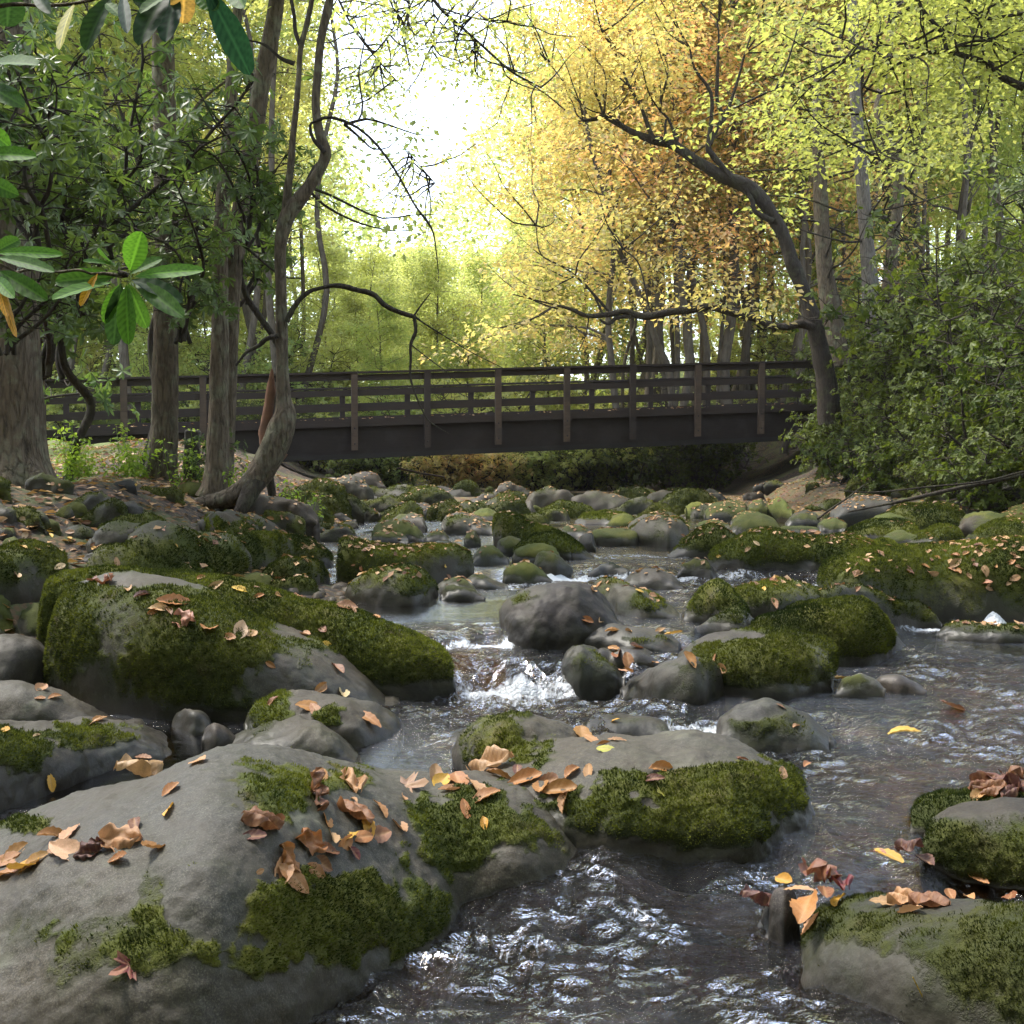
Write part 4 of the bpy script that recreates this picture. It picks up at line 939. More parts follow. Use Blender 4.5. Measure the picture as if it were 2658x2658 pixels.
for i, s0 in enumerate(ps):
    mb = MB(); w = .065
    bbox(mb, s0 - w, s0 + w, -.15, -.063, .17, 1.745); o = mb.build('post', M['postwood'] if i not in (5, 8) else M['timber'], bridge, False)
    mb = MB()
    for zz in (.3, .62): 
        a = np.linspace(0, 2 * np.pi, 9)[:-1]
        c = np.stack([s0 + .018 * np.cos(a), -.155 + 0 * a, zz + bz(s0) + .018 * np.sin(a)], 1)
        mb.add(np.vstack([c, [[s0, -.163, zz + bz(s0)]]]), [(k, (k + 1) % 8, 8) for k in range(8)])
    mb.build('bolt', M['steel'], o, False)
    mb = MB(); bbox(mb, s0 - .06, s0 + .06, WID + .26, WID + .35, .3, 1.60); mb.build('post', M['timber'], bridge, False)
for dd, dz, sg in ((-.06, 0, 1), (WID + .2, -.13, -1)):
    for z0, z1 in ((1.61, 1.74), (1.29, 1.42), (.98, 1.11)):
        for i in range(0, len(ps) - 1, 2):
            a_, b_ = ps[i], ps[min(i + 2, len(ps) - 1)]
            j = random.uniform(-.012, .012)
            mb = MB(); bbox(mb, a_ + .004, b_ - .004, dd, dd + .05, z0 + dz + j, z1 + dz + j); mb.build('rail', M['timber'], bridge, False)
    mb = MB(); bbox(mb, ps[0], ps[-1], dd - .10, dd + .07, 1.745 + dz, 1.785 + dz); mb.build('handrail_cap', M['timber'], bridge, False)
# leaf litter on the deck edge
def litter(name, P, N_, size, label=None, parent=None, mat='fallen', tint=None):
    n = len(P)
    t = RG.normal(0, 1, (n, 3)); t -= N_ * (t * N_).sum(1)[:, None]; t /= np.linalg.norm(t, axis=1)[:, None] + 1e-9
    nn = N_ + RG.normal(0, .3, (n, 3)); nn /= np.linalg.norm(nn, axis=1)[:, None]
    s_ = np.cross(nn, t); s_ /= np.linalg.norm(s_, axis=1)[:, None] + 1e-9
    L = size * RG.uniform(.6, 1.3, n)[:, None]; Wd = L * RG.uniform(.25, .4, n)[:, None]
    lift = N_ * .006 + nn * L * .12
    v = np.stack([P + N_ * .004 - t * L * .5, P + s_ * Wd + lift, P + t * L * .5 + N_ * .004 + nn * L * .1, P - s_ * Wd + lift], 1).reshape(-1, 3)
    f = np.arange(n * 4).reshape(-1, 4)
    me = make_mesh(name, v, f, False, {'tint': np.repeat(RG.random(n) if tint is None else tint, 4)})
    return link(name, me, M[mat], parent)
M['litter'] = m_leaf('litter_leaves', (.12, .05, .025), (.52, .32, .15), None, .15)
n = 2600
ss = RG.uniform(SL, SR, n); dd = RG.choice([0, 1], n, p=[.75, .25]); dq = np.where(dd == 0, RG.uniform(-.05, .35, n), RG.uniform(0, WID, n))
P = np.stack([ss, dq, bz(ss) + .745 + RG.uniform(0, .03, n) * (dq < .1) + .055 * (dq < -.02)], 1)
tag(litter('deck_leaf_litter', P, np.tile([0, 0, 1.], (n, 1)), .075, None, bridge, 'litter'), kind='stuff')

# ------------------------------------------------------------------ leaves for trees and shrubs
def leaf_cards(mb, P, D_, N_, L, Wd, tint, hexa=False, droop=.12):
    """P base points, D_ unit directions, N_ leaf normals"""
    S = np.cross(D_, N_); S /= np.linalg.norm(S, axis=1)[:, None] + 1e-9
    Nn = np.cross(S, D_)
    L = np.asarray(L)[:, None]; Wd = np.asarray(Wd)[:, None]; n = len(P)
    if not hexa:
        m = P + D_ * L * .45 + Nn * L * .05
        v = np.stack([P, m + S * Wd, P + D_ * L - Nn * L * droop, m - S * Wd], 1).reshape(-1, 3)
        mb.add(v, np.arange(n * 4).reshape(-1, 4), tint=np.repeat(tint, 4))
    else:
        a = P + D_ * L * .36 + Nn * L * .03; b = P + D_ * L * .74 - Nn * L * droop * .4
        v = np.stack([P, a + S * Wd * .8, b + S * Wd, P + D_ * L - Nn * L * droop, b - S * Wd, a - S * Wd * .8, a - Nn * Wd * .25, b - Nn * Wd * .25], 1).reshape(-1, 3)
        i = np.arange(n)[:, None] * 8
        mb.add(v, np.concatenate([i + [0, 1, 6, 5], i + [1, 2, 7, 6], i + [6, 7, 4, 5], i + [2, 3, 4, 7]], 0), tint=np.repeat(tint, 8))
def unit(v): return v / (np.linalg.norm(v, axis=-1, keepdims=True) + 1e-9)
def spray(mb, C, R, cnt, L, rg, flat=.22, hang=.25, tb=.5):
    """flat layered sprays of leaves about centres C (n,3) with radius R"""
    n = len(C) * cnt
    c = np.repeat(C, cnt, 0); r = np.repeat(np.broadcast_to(R, len(C)), cnt)
    a = rg.uniform(0, 2 * np.pi, n); q = np.sqrt(rg.random(n)) * r
    tl = np.repeat(rg.normal(0, .22, (len(C), 2)), cnt, 0)
    dx, dy = q * np.cos(a), q * np.sin(a)
    P = c + np.stack([dx, dy, rg.normal(0, 1, n) * r * flat + tl[:, 0] * dx + tl[:, 1] * dy - q * q / (r + .01) * hang], 1)
    D_ = unit(np.stack([np.cos(a + rg.normal(0, .8, n)), np.sin(a + rg.normal(0, .8, n)), rg.normal(-.25, .4, n)], 1))
    N_ = unit(np.stack([rg.normal(0, .45, n), rg.normal(0, .45, n), np.ones(n)], 1))
    l = L * rg.uniform(.6, 1.25, n)
    tint = np.clip(np.repeat(rg.normal(tb, .22, len(C)), cnt) + rg.normal(0, .16, n), 0, 1)
    leaf_cards(mb, P, D_, N_, l, l * .3, tint)
def branchwalk(rg, p, d, length, steps, wob, upb=0.0):
    out = [np.array(p, float)]
    d = np.array(d, float)
    for i in range(steps):
        d = d + rg.normal(0, wob, 3) + [0, 0, upb]; d /= np.linalg.norm(d)
        out.append(out[-1] + d * length / steps)
    return np.array(out), d
def gen_tree(seed, H, r0, cstart, spread, nlimb, per, L, lean=0, subs=4, sr=.75, conic=.5):
    rg = np.random.default_rng(seed)
    tb, cb = MB(), MB()
    n = 9
    z = np.linspace(0, 1, n)
    px = lean * z ** 1.5 * H + np.cumsum(rg.normal(0, .012 * H, n)) * (z > 0); py = np.cumsum(rg.normal(0, .012 * H, n)) * (z > 0)
    path = np.stack([px, py, z * H - .3], 1)
    rad = r0 * (1 - z) ** .8 * 1.0 + .015; rad[0] *= 1.35
    tb.tube(path, rad, 8, 3, .12, seed)
    C = []
    for i in range(nlimb):
        h = cstart + (1 - cstart) * ((i + rg.random()) / nlimb) ** .9 * .97
        j = h * (n - 1); k = int(min(j, n - 2)); p = path[k] * (1 - (j - k)) + path[k + 1] * (j - k)
        a = rg.uniform(0, 2 * np.pi); el = rg.uniform(.15, .9)
        f = (h - cstart) / (1 - cstart)
        ln = spread * (1 - conic * f) * rg.uniform(.65, 1.1)
        q, dd = branchwalk(rg, p, (math.cos(a) * math.cos(el), math.sin(a) * math.cos(el), math.sin(el)), ln, 5, .17, -.03)
        rr = r0 * (1 - h) ** .8 * .45 + .012
        tb.tube(q, np.linspace(rr, .008, 6), 5, 2, cap=False)
        for s_ in range(subs):
            m = rg.integers(2, 6)
            q2, _ = branchwalk(rg, q[m], unit(dd * .6 + rg.normal(0, .7, 3)), ln * rg.uniform(.25, .5), 3, .2, -.02)
            tb.tube(q2, np.linspace(rr * .35, .005, 4), 4, 1, cap=False)
            C += [q2[-1], q2[2]]
        C += [q[-1], q[-2], q[3]]
    C = np.array(C)
    spray(cb, C, sr * rg.uniform(.6, 1.2, len(C)), per, L, rg)
    return tb.mesh('trunk'), cb.mesh('crown', False)
PROTO = [gen_tree(101, 17, .13, .34, 4.2, 30, 36, .165, sr=.9), gen_tree(102, 19, .17, .32, 4.0, 28, 36, .17, sr=.9), gen_tree(103, 14, .10, .28, 3.6, 26, 38, .16, sr=.85),
         gen_tree(104, 18, .14, .4, 3.4, 24, 36, .165, .04), gen_tree(105, 7.5, .06, .08, 2.5, 24, 50, .14), gen_tree(106, 16, .11, .32, 3.8, 28, 36, .16, .10, sr=.85),
         gen_tree(107, 5.0, .04, .05, 2.0, 18, 44, .13), gen_tree(108, 16, .085, .55, 2.2, 12, 26, .15)]
def put_tree(k, x, y, sc, rz, mat, label, group, bark='barkfar', z=None):
    if z is None: z = float(terrain(np.array([x]), np.array([y]))[0]) - .05
    t = thing('forest_tree', label, 'tree', (x, y, z), rz, group if 'outside' in group else {'green': 'yellow-green', 'lime': 'lime-yellow', 'orange': 'orange and gold', 'far': 'pale hazy'}[mat] + ' trees behind the bridge')
    t.scale = (sc, sc, sc)
    for me, nm, m_ in ((PROTO[k][0], 'trunk', M[bark]), (PROTO[k][1], 'crown', M[mat])):
        if not me.materials: me.materials.append(M[bark] if nm == 'trunk' else M['green'])
        o = bpy.data.objects.new(nm, me); COL.objects.link(o); o.parent = t
        o.material_slots[0].link = 'OBJECT'; o.material_slots[0].material = m_
    return t
LB = {'green': 'yellow-green broadleaf tree in the woods behind the bridge', 'lime': 'bright lime-yellow broadleaf tree in the woods behind the bridge',
      'orange': 'tree turning orange and gold behind the bridge, right of the sky gap', 'far': 'pale hazy yellow-green tree at the back of the woods'}
def gap_ok(x, y, R, top):
    """keep the strip of open sky free"""
    topv = (HORV - (top - CZ) / y * F) / VIEW['D'][2]
    if topv > 470: return True
    lo, hi = (690 - 966) / 2170, (935 - 966) / 2170
    return x + R < lo * y or x - R > hi * y
rg = np.random.default_rng(5)
def scatter(cnt, y0, y1, ks, mats, xr, group, smin=.8, smax=1.25, sep=2.0, bark='barkfar', gk=.72):
    pts = []; tr = 0
    while len(pts) < cnt and tr < cnt * 60:
        tr += 1
        y = rg.uniform(y0, y1); x = rg.uniform(xr[0], xr[1]) * y
        k = int(rg.choice(ks)); s_ = rg.uniform(smin, smax)
        if any((x - a) ** 2 + (y - b) ** 2 < sep ** 2 for a, b in pts): continue
        Hs = (17, 19, 14, 18, 7.5, 16, 5, 16)[k] * s_; Rr = (4.2, 4, 3.6, 3.4, 2.3, 4, 2, 2.2)[k] * s_ * gk
        if not gap_ok(x, y, Rr, Hs + float(terrain(np.array([x]), np.array([y]))[0])): continue
        pts.append((x, y)); mt = mats(x / y, y) if callable(mats) else mats
        put_tree(k, x, y, s_, rg.uniform(0, 6.28), mt, LB[mt], group, bark)
def mt1(k, y):
    r = rg.random()
    if k < -.05: return 'lime' if r < .75 else 'green'
    if k < .20: return 'orange' if r < .42 else ('lime' if r < .75 else 'green')
    return 'green' if r < .70 else ('lime' if r < .88 else 'orange')
# the orange and gold ones that frame the sky gap on its right
for (x, y, k, s_) in ((3.0, 31, 2, .95), (4.6, 30, 0, .92), (6.2, 36, 1, .95), (4.3, 37, 2, 1.15), (2.6, 43, 2, 1.0), (7.6, 31, 2, 1.0)):
    put_tree(k, x, y, s_, rg.uniform(0, 6), 'orange', LB['orange'], 'orange and gold trees behind the bridge')
scatter(15, 31, 40, (0, 2, 5, 3), mt1, (-.55, .56), 'trees behind the bridge', sep=2.6)
scatter(34, 39, 56, (0, 1, 3, 5), mt1, (-.6, .58), 'trees behind the bridge', sep=2.6)
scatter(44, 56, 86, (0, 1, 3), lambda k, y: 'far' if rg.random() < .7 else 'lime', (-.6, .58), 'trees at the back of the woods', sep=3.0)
scatter(40, 33, 60, (4, 4, 6), lambda k, y: 'lime' if rg.random() < .5 else 'green', (-.5, .5), 'young understorey trees', .6, 1.1, 2.0)
scatter(22, 48, 80, (4,), lambda k, y: 'far', (-.16, .03), 'young understorey trees', .9, 1.4, 2.0)
scatter(30, 30, 48, (7,), mt1, (.06, .46), 'x', .8, 1.25, 1.2)
scatter(10, 30, 48, (7,), mt1, (-.42, -.12), 'x', .8, 1.25, 1.2)
# bare leaning stems on the right
for (pts, y, r) in [(((600, 1450), (545, 1290), (500, 1160), (440, 1020), (400, 930), (350, 740), (300, 560), (270, 400)), 31, 15), (((735, 1400), (730, 1280), (680, 1050), (610, 860), (565, 620), (480, 370), (430, 200)), 32, 15),
                    (((885, 1350), (880, 1160), (845, 1000), (820, 800), (822, 450), (800, 200)), 35, 15), (((1000, 1350), (985, 1200), (975, 900), (960, 600), (950, 300)), 40, 10), (((780, 1400), (800, 1150), (800, 950), (770, 700)), 34, 9),
                    (((610, 1400), (600, 1200), (590, 1000), (560, 780), (545, 550)), 42, 9), (((930, 1300), (930, 1100), (940, 900), (945, 700)), 45, 7), (((420, 1400), (470, 1200), (440, 1100)), 38, 8), (((1110, 1250), (1090, 1000), (1088, 700), (1100, 400)), 38, 14),
                    (((1300, 1300), (1310, 1050), (1280, 800), (1260, 500)), 40, 8), (((1540, 1200), (1550, 950), (1560, 600), (1540, 300)), 33, 12), (((1680, 1100), (1690, 800), (1740, 500), (1745, 300)), 34, 12)]:
    P = [at(u, v, y) for u, v in VP('q2', pts)]
    b = np.array(P[0]); g0 = float(terrain(np.array([b[0]]), np.array([b[1]]))[0])
    if b[2] > g0: P = [np.array([b[0], b[1], g0 - .2])] + P
    rr = np.linspace(1, .45, len(P)) * r * .688 / F * y
    t = thing('slender_tree', 'bare slender trunk leaning left among the trees behind the right half of the bridge', 'tree', P[0], 0, 'slender leaning trunks')
    mb = MB(); rel = [p - P[0] for p in P]; mb.tube(rel, rr, 8, 5, .12, int(r * 7 + y)); 
    rg2 = np.random.default_rng(int(y * 10 + r)); C = []
    for i in range(7):
        m = rg2.integers(len(rel) // 2, len(rel))
        q, _ = branchwalk(rg2, rel[m], (rg2.normal(-.3, .8), rg2.normal(0, .5), .5), rg2.uniform(1.2, 2.8), 4, .2)
        mb.tube(q, np.linspace(.028, .006, 5), 4, 2, cap=False); C += [q[-1], q[-2], q[2]]
    mb.build('trunk', M['barkfar'], t)
    cb = MB(); spray(cb, np.array(C), .65, 32, .14, rg2); cb.build('crown', M['orange' if P[0][0] / y < .1 and r > 8 else 'green'], t, False)
# ------------------------------------------------------------------ far wood
n = 120000
y = RG.uniform(86, 112, n); k = RG.uniform(-.62, .62, n); x = k * y
uD = 966 + k * 2170
prof = np.interp(uD, [-400, 300, 560, 640, 690, 740, 800, 850, 900, 960, 1100, 2400], [34, 34, 34, 30, 24, 19, 21, 25, 30, 35, 35, 35]) + 1.5 * vnoise(np.stack([x * .5, y * .2, 0 * x], -1), 9)
z = 3 + RG.random(n) ** .8 * (np.maximum(prof, 6) * y / 98 - 3)
cb = MB(); P = np.stack([x, y, z], 1); P += RG.normal(0, .5, P.shape)
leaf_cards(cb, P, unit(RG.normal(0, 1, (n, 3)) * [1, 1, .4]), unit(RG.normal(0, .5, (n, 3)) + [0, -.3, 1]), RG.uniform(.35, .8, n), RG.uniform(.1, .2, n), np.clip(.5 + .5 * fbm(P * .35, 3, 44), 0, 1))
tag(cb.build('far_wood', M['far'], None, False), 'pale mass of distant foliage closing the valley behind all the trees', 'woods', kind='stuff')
# trees that stand behind the camera and shade the stream from that side
for i, (x, y, k, s_) in enumerate([(-9, -9, 1, 1), (-4, -12, 0, 1), (2, -11, 2, 1.1), (7, -9, 1, 1), (11, -3, 0, .9), (-12, -2, 0, 1), (13, 5, 2, 1), (-13, 6, 1, 1), (0, -7, 4, 1.2), (-3, -5.5, 2, .9), (4, -6, 2, .9), (-7, -5, 4, 1.2), (7.5, -4.5, 4, 1.2), (-1, -9, 1, .9), (-6, -14, 1, 1), (5, -15, 0, 1), (0, -16, 1, 1.1), (-9, 1, 4, 1.2), (10, 1, 4, 1.3)]):
    put_tree(k, x, y, s_, i, 'green', 'broadleaf tree standing outside the picture and shading the near stream', 'trees outside the picture', 'bark', 0)

hz = bpy.data.meshes.new('haze'); 
mb = MB(); mb.box((-78, -22, -2.5), (78, 122, 42)); me = mb.mesh('haze', False)
m, nt = mat_new('valley_haze'); N = NT(nt); pv = N.n('ShaderNodeVolumePrincipled'); pv.inputs['Color'].default_value = (1, 1, .96, 1); pv.inputs['Density'].default_value = .00025; pv.inputs['Anisotropy'].default_value = 0
oo = N.n('ShaderNodeOutputMaterial'); N.l(pv.outputs[0], oo.inputs['Volume'])
tag(link('haze', me, m), kind='stuff')

n = 26000  # leaf ring added out of view to keep light off the rock fronts
a = RG.uniform(math.pi * 1.02, math.pi * 1.98, n); rr = RG.uniform(11, 19, n); x, y = rr * np.cos(a) * 1.1, rr * np.sin(a); z = RG.uniform(0, 17, n)
cb = MB(); leaf_cards(cb, np.stack([x, y, z], 1), unit(RG.normal(0, 1, (n, 3)) * [1, 1, .4]), unit(RG.normal(0, .6, (n, 3)) + [0, 0, 1]), RG.uniform(.3, .7, n), RG.uniform(.1, .2, n), RG.random(n))
tag(cb.build('woods', M['bush'], None, False), 'unseen leaf mass added behind the camera to block light from downstream', 'woods', kind='stuff')

# ------------------------------------------------------------------ traced trees of the near banks
def traced(mb, view, pts, y, rpx=None, seed=0, rough=.1, sides=14, root=None, k=6):
    """pts (u, v, halfwidth in view px); y scalar or list of depths"""
    sc = VIEW[view][2]
    q = VP(view, [(p[0], p[1]) for p in pts])
    ys = y if hasattr(y, '__len__') else [y] * len(pts)
    P = np.array([at(u, v, yy) for (u, v), yy in zip(q, ys)]); R = np.array([p[2] * sc / F * yy for p, yy in zip(pts, ys)])
    if root is not None: P = P - root
    return mb.tube(P, R, sides, k, rough, seed), R
def leafy(cb, tb, starts, rg, ln, n, L, cnt, r, up=.1, hexa=False):
    C = []
    for p, d in starts:
        for _ in range(n):
            q, _d = branchwalk(rg, p, unit(np.array(d) + rg.normal(0, .6, 3)), ln * rg.uniform(.5, 1.2), 5, .2, up)
            tb.tube(q, np.linspace(.012, .003, 6) * ln ** .5, 4, 2, cap=False)
            C += [q[-1], q[-2], q[3], q[2]]
    spray(cb, np.array(C), r, cnt, L, rg)
rg = np.random.default_rng(77)
# big trunk at the left edge
o0 = at(*VP('D', [(28, 905)])[0], 8.3)
t = thing('big_tree', 'thick furrowed trunk at the left edge of the picture, its base flaring over the bank', 'tree', o0)
mb = MB(); traced(mb, 'D', ((20, 940, 92), (22, 905, 82), (24, 860, 64), (25, 800, 56), (24, 700, 52), (22, 600, 49), (20, 450, 45), (18, 250, 42), (15, 0, 40), (12, -300, 36)), 8.3, root=o0, seed=3, rough=.10, sides=40)
mb.build('trunk', M['bark'], t)
for i, (a, b) in enumerate(((95, 925), (60, 945), (-20, 940))):
    mb = MB(); traced(mb, 'D', ((40 + i * -12, 850, 26), (60 - i * 22, 895, 22), (a, b, 12), (a + (a - 30) * .5, b + 14, 5)), [8.3, 8.15, 8.0, 7.9], root=o0, sides=12, rough=.15, seed=i); mb.build('root', M['bark'], t)
# second tree
o0 = at(*VP('D', [(303, 915)])[0], 11.5)
t = thing('tree', 'straight brown trunk second from the left, standing before the bridge', 'tree', o0)
mb = MB(); traced(mb, 'D', ((298, 925, 40), (300, 900, 33), (307, 850, 27), (312, 750, 24), (314, 600, 23), (315, 450, 22), (312, 300, 21), (308, 120, 20), (305, -40, 19), (300, -300, 17)), 11.5, root=o0, seed=5, sides=26); mb.build('trunk', M['bark'], t)
for pts in (((315, 320, 6), (345, 250, 5), (380, 190, 3.5), (430, 150, 2)), ((312, 520, 5), (270, 460, 4), (240, 400, 3), (230, 330, 2))):
    mb = MB(); traced(mb, 'D', pts, 11.4, root=o0, sides=8); mb.build('branch', M['bark'], t)
cb, tb = MB(), MB(); leafy(cb, tb, [(at(*VP('D', [(305, -60)])[0], 11.5) - o0, (0, 0, 1))] * 5, rg, 2.4, 4, .1, 50, .6); tb.build('limb', M['bark'], t); cb.build('crown', M['lime'], t, False)
# forked pair
o0 = at(*VP('D', [(405, 925)])[0], 11.0)
t = thing('forked_tree', 'grey trunk forking into two tall slanting stems, left of the curved tree', 'tree', o0)
mb = MB(); traced(mb, 'q1', ((800, 1880, 62), (812, 1820, 48), (822, 1700, 42), (825, 1550, 37), (828, 1400, 34), (830, 1250, 32), (830, 1050, 29), (833, 900, 28), (845, 700, 26), (865, 500, 24), (875, 300, 22), (890, 100, 19), (915, -40, 17), (950, -300, 14)), 11.0, root=o0, seed=6, sides=24); mb.build('trunk', M['bark'], t)
mb = MB(); traced(mb, 'q1', ((850, 1800, 30), (866, 1500, 26), (872, 1250, 28), (880, 1080, 31), (895, 900, 33), (925, 700, 34), (960, 500, 33), (985, 330, 33), (1015, 180, 31), (1040, 30, 29), (1065, -200, 24)), 11.35, root=o0, seed=7, sides=22); mb.build('trunk', M['bark'], t)
for pts in (((1110, 240, 9), (1060, 220, 7), (1000, 170, 5), (930, 150, 3)), ((880, 960, 8), (800, 985, 6), (740, 960, 5), (700, 900, 3)), ((890, 900, 6), (960, 960, 5), (1060, 1040, 3.5), (1140, 1050, 2.5)), ((870, 560, 6), (760, 640, 5), (620, 700, 4), (500, 780, 8))):
    mb = MB(); traced(mb, 'q1', pts, 11.1, root=o0, sides=8); mb.build('branch', M['barkdark'], t)
cb, tb = MB(), MB(); leafy(cb, tb, [(at(*VP('q1', [(930, -150)])[0], 11) - o0, (0, 0, 1)), (at(*VP('q1', [(1050, -100)])[0], 11) - o0, (.5, 0, 1))] * 3, rg, 2.2, 4, .1, 45, .6); tb.build('limb', M['bark'], t); cb.build('crown', M['lime'], t, False)
# curved tree
y0 = 9.8
o0 = at(*VP('D', [(440, 950)])[0], y0)
t = thing('curved_tree', 'slim tree whose trunk curves up like a hook from the bank, with broken red stub', 'tree', o0)
mb = MB(); traced(mb, 'q1', ((700, 1905, 12), (780, 1895, 26), (860, 1880, 36), (930, 1845, 44), (985, 1780, 50), (1030, 1700, 52), (1062, 1620, 50), (1075, 1560, 40), (1070, 1500, 28), (1066, 1400, 23), (1063, 1250, 22), (1060, 1100, 21), (1058, 950, 22), (1070, 860, 27), (1095, 800, 30), (1140, 740, 26), (1190, 670, 21), (1225, 600, 21), (1228, 565, 20), (1205, 500, 18), (1192, 400, 16), (1198, 280, 15), (1212, 150, 15), (1235, 40, 16), (1260, -80, 14), (1300, -300, 12)),
                 y0, root=o0, seed=8, sides=28, rough=.12, k=5); mb.build('trunk', M['bark'], t)
mb = MB(); traced(mb, 'q1', ((1080, 830, 20), (1082, 760, 17), (1090, 680, 14), (1100, 600, 13), (1105, 520, 12), (1118, 400, 11), (1128, 280, 10), (1135, 180, 10), (1160, 80, 10), (1180, -20, 9), (1210, -200, 7)), y0, root=o0, sides=14, seed=9); mb.build('trunk', M['bark'], t)
mb = MB(); traced(mb, 'q1', ((1135, 180, 7), (1115, 120, 8), (1110, 60, 7), (1095, -20, 7)), y0, root=o0, sides=10); mb.build('branch', M['barkdark'], t)
mb = MB(); traced(mb, 'q1', ((1062, 1740, 30), (1020, 1700, 34), (1005, 1620, 26), (1012, 1540, 20), (1022, 1470, 15), (1026, 1420, 9), (1026, 1392, 3)), y0 + .05, root=o0, sides=12, seed=10, rough=.3); mb.build('broken_stub', M['heart'], t)
mb = MB(); traced(mb, 'q1', ((980, 1800, 40), (940, 1870, 34), (905, 1925, 22), (880, 1960, 10)), [y0, y0 - .1, y0 - .2, y0 - .25], root=o0, sides=16, seed=11, rough=.2); mb.build('root', M['barkdark'], t)
mb = MB(); traced(mb, 'q1', ((860, 1880, 30), (760, 1900, 24), (650, 1905, 17), (560, 1900, 8)), [y0, y0 + .1, y0 + .2, y0 + .3], root=o0, sides=14, seed=12, rough=.2); mb.build('root', M['bark'], t)
for pts in (((1082, 1215, 11), (1105, 1165, 10), (1150, 1112, 9), (1205, 1088, 7), (1270, 1078, 9), (1340, 1092, 10), (1410, 1112, 10), (1450, 1150, 10), (1500, 1175, 9), (1562, 1195, 9)),
            ((1562, 1190, 7), (1568, 1250, 7), (1550, 1300, 6), (1550, 1360, 5), (1548, 1420, 4.5), (1565, 1480, 4), (1590, 1540, 3), (1620, 1590, 2.5), (1700, 1640, 1.5)),
            ((1562, 1192, 5), (1600, 1220, 3.5), (1680, 1270, 2.6), (1780, 1330, 2), (1900, 1390, 1.5)), ((1560, 1195, 4), (1590, 1150, 3), (1625, 1105, 2)),
            ((1050, 1265, 9), (1005, 1280, 9), (975, 1305, 8), (930, 1330, 6), (890, 1380, 4)),
            ((1195, 455, 6), (1240, 443, 6), (1300, 458, 5.5), (1360, 490, 5), (1420, 545, 5), (1480, 625, 4.6), (1530, 710, 4), (1570, 780, 4), (1615, 840, 5), (1635, 880, 3.4), (1645, 940, 2.6), (1655, 1030, 1.6)),
            ((1225, 575, 9), (1180, 520, 7), (1172, 470, 5), (1200, 455, 4)), ((1550, 1300, 3), (1600, 1340, 2.2), (1680, 1400, 1.6), (1740, 1450, 1.2))):
    mb = MB(); traced(mb, 'q1', pts, y0 - .05, root=o0, sides=8, rough=.2, seed=int(pts[0][0]), k=8); mb.build('branch', M['barkdark'], t)
cb, tb = MB(), MB()
leafy(cb, tb, [(at(*VP('q1', [p])[0], y0) - o0, d) for p, d in (((1240, -60), (.5, 0, .6)), ((1270, -160), (.6, .4, .4)), ((1190, -100), (-.2, 0, 1)), ((1150, 700), (.2, .6, .1)), ((1300, 470), (.4, .6, .1)))], rg, 1.3, 3, .07, 16, .35)
tb.build('twig', M['barkdark'], t); cb.build('leaves', M['lime'], t, False)
# dark leaning tree on the right, with its long low limb
y0 = 21.5
o0 = at(*VP('q2', [(1185, 1560)])[0], y0)
t = thing('leaning_tree', 'blackish crooked tree leaning left over the bridge from the right bank', 'tree', o0)
mb = MB(); traced(mb, 'q2', ((1200, 1600, 44), (1188, 1450, 38), (1165, 1330, 34), (1145, 1240, 33), (1120, 1150, 26), (1090, 1070, 26), (1060, 1000, 28), (1042, 940, 24), (1015, 870, 24), (975, 800, 24), (935, 745, 28), (880, 700, 27), (800, 668, 22), (740, 635, 21), (680, 598, 18), (630, 560, 18), (580, 538, 17), (535, 528, 17), (490, 512, 13), (440, 490, 11), (395, 465, 10), (345, 440, 9), (310, 450, 7), (268, 455, 5)),
                 y0, root=o0, seed=13, sides=18, rough=.2, k=5); mb.build('trunk', M['barkdark'], t)
for pts in (((985, 835, 12), (945, 815, 10), (915, 795, 9), (905, 755, 9), (880, 715, 9)), ((830, 672, 10), (795, 630, 10), (760, 590, 12), (742, 565, 12), (745, 520, 10), (752, 450, 8), (750, 350, 7), (690, 260, 5), (670, 180, 3)),
            ((748, 545, 9), (770, 490, 8), (800, 445, 12), (820, 400, 7), (850, 310, 5), (880, 200, 4), (915, 100, 3), (945, 20, 2)), ((800, 440, 7), (775, 380, 7), (775, 290, 7), (780, 150, 4), (775, 80, 3)),
            ((535, 528, 10), (515, 480, 9), (485, 400, 6), (440, 320, 5), (400, 220, 4), (340, 120, 3)), ((625, 555, 8), (610, 500, 6), (590, 450, 5), (560, 420, 3)), ((580, 535, 7), (578, 480, 5), (582, 450, 4)),
            ((345, 440, 6), (350, 400, 4), (345, 355, 3)), ((200, 415, 3), (120, 350, 2.5), (0, 275, 2)), ((430, 485, 5), (380, 440, 3), (270, 400, 2.5), (150, 250, 2)),
            ((1140, 1235, 18), (1090, 1222, 16), (1040, 1232, 14), (975, 1228, 13), (930, 1205, 15), (860, 1185, 15), (800, 1170, 15), (745, 1158, 15), (660, 1170, 15), (590, 1178, 14), (500, 1195, 14), (430, 1175, 11), (370, 1185, 11), (290, 1192, 9), (230, 1170, 7), (180, 1155, 5), (150, 1160, 4)),
            ((450, 1195, 8), (400, 1198, 8), (362, 1222, 6), (330, 1205, 4)), ((370, 1180, 5), (280, 1080, 4.5), (200, 1010, 3.5), (110, 960, 2.5), (90, 850, 2)), ((340, 1180, 5), (300, 1100, 4), (240, 1040, 2.5)), ((250, 1170, 3), (120, 1140, 3), (0, 1110, 2)),
            ((520, 1170, 4), (480, 1000, 3), (420, 940, 2.5)), ((290, 1195, 3), (280, 1260, 2), (250, 1330, 1.5))):
    mb = MB(); traced(mb, 'q2', pts, y0 - .1, root=o0, sides=9, rough=.2, seed=int(pts[0][1]), k=7); mb.build('branch', M['barkdark'], t)
cb, tb = MB(), MB()
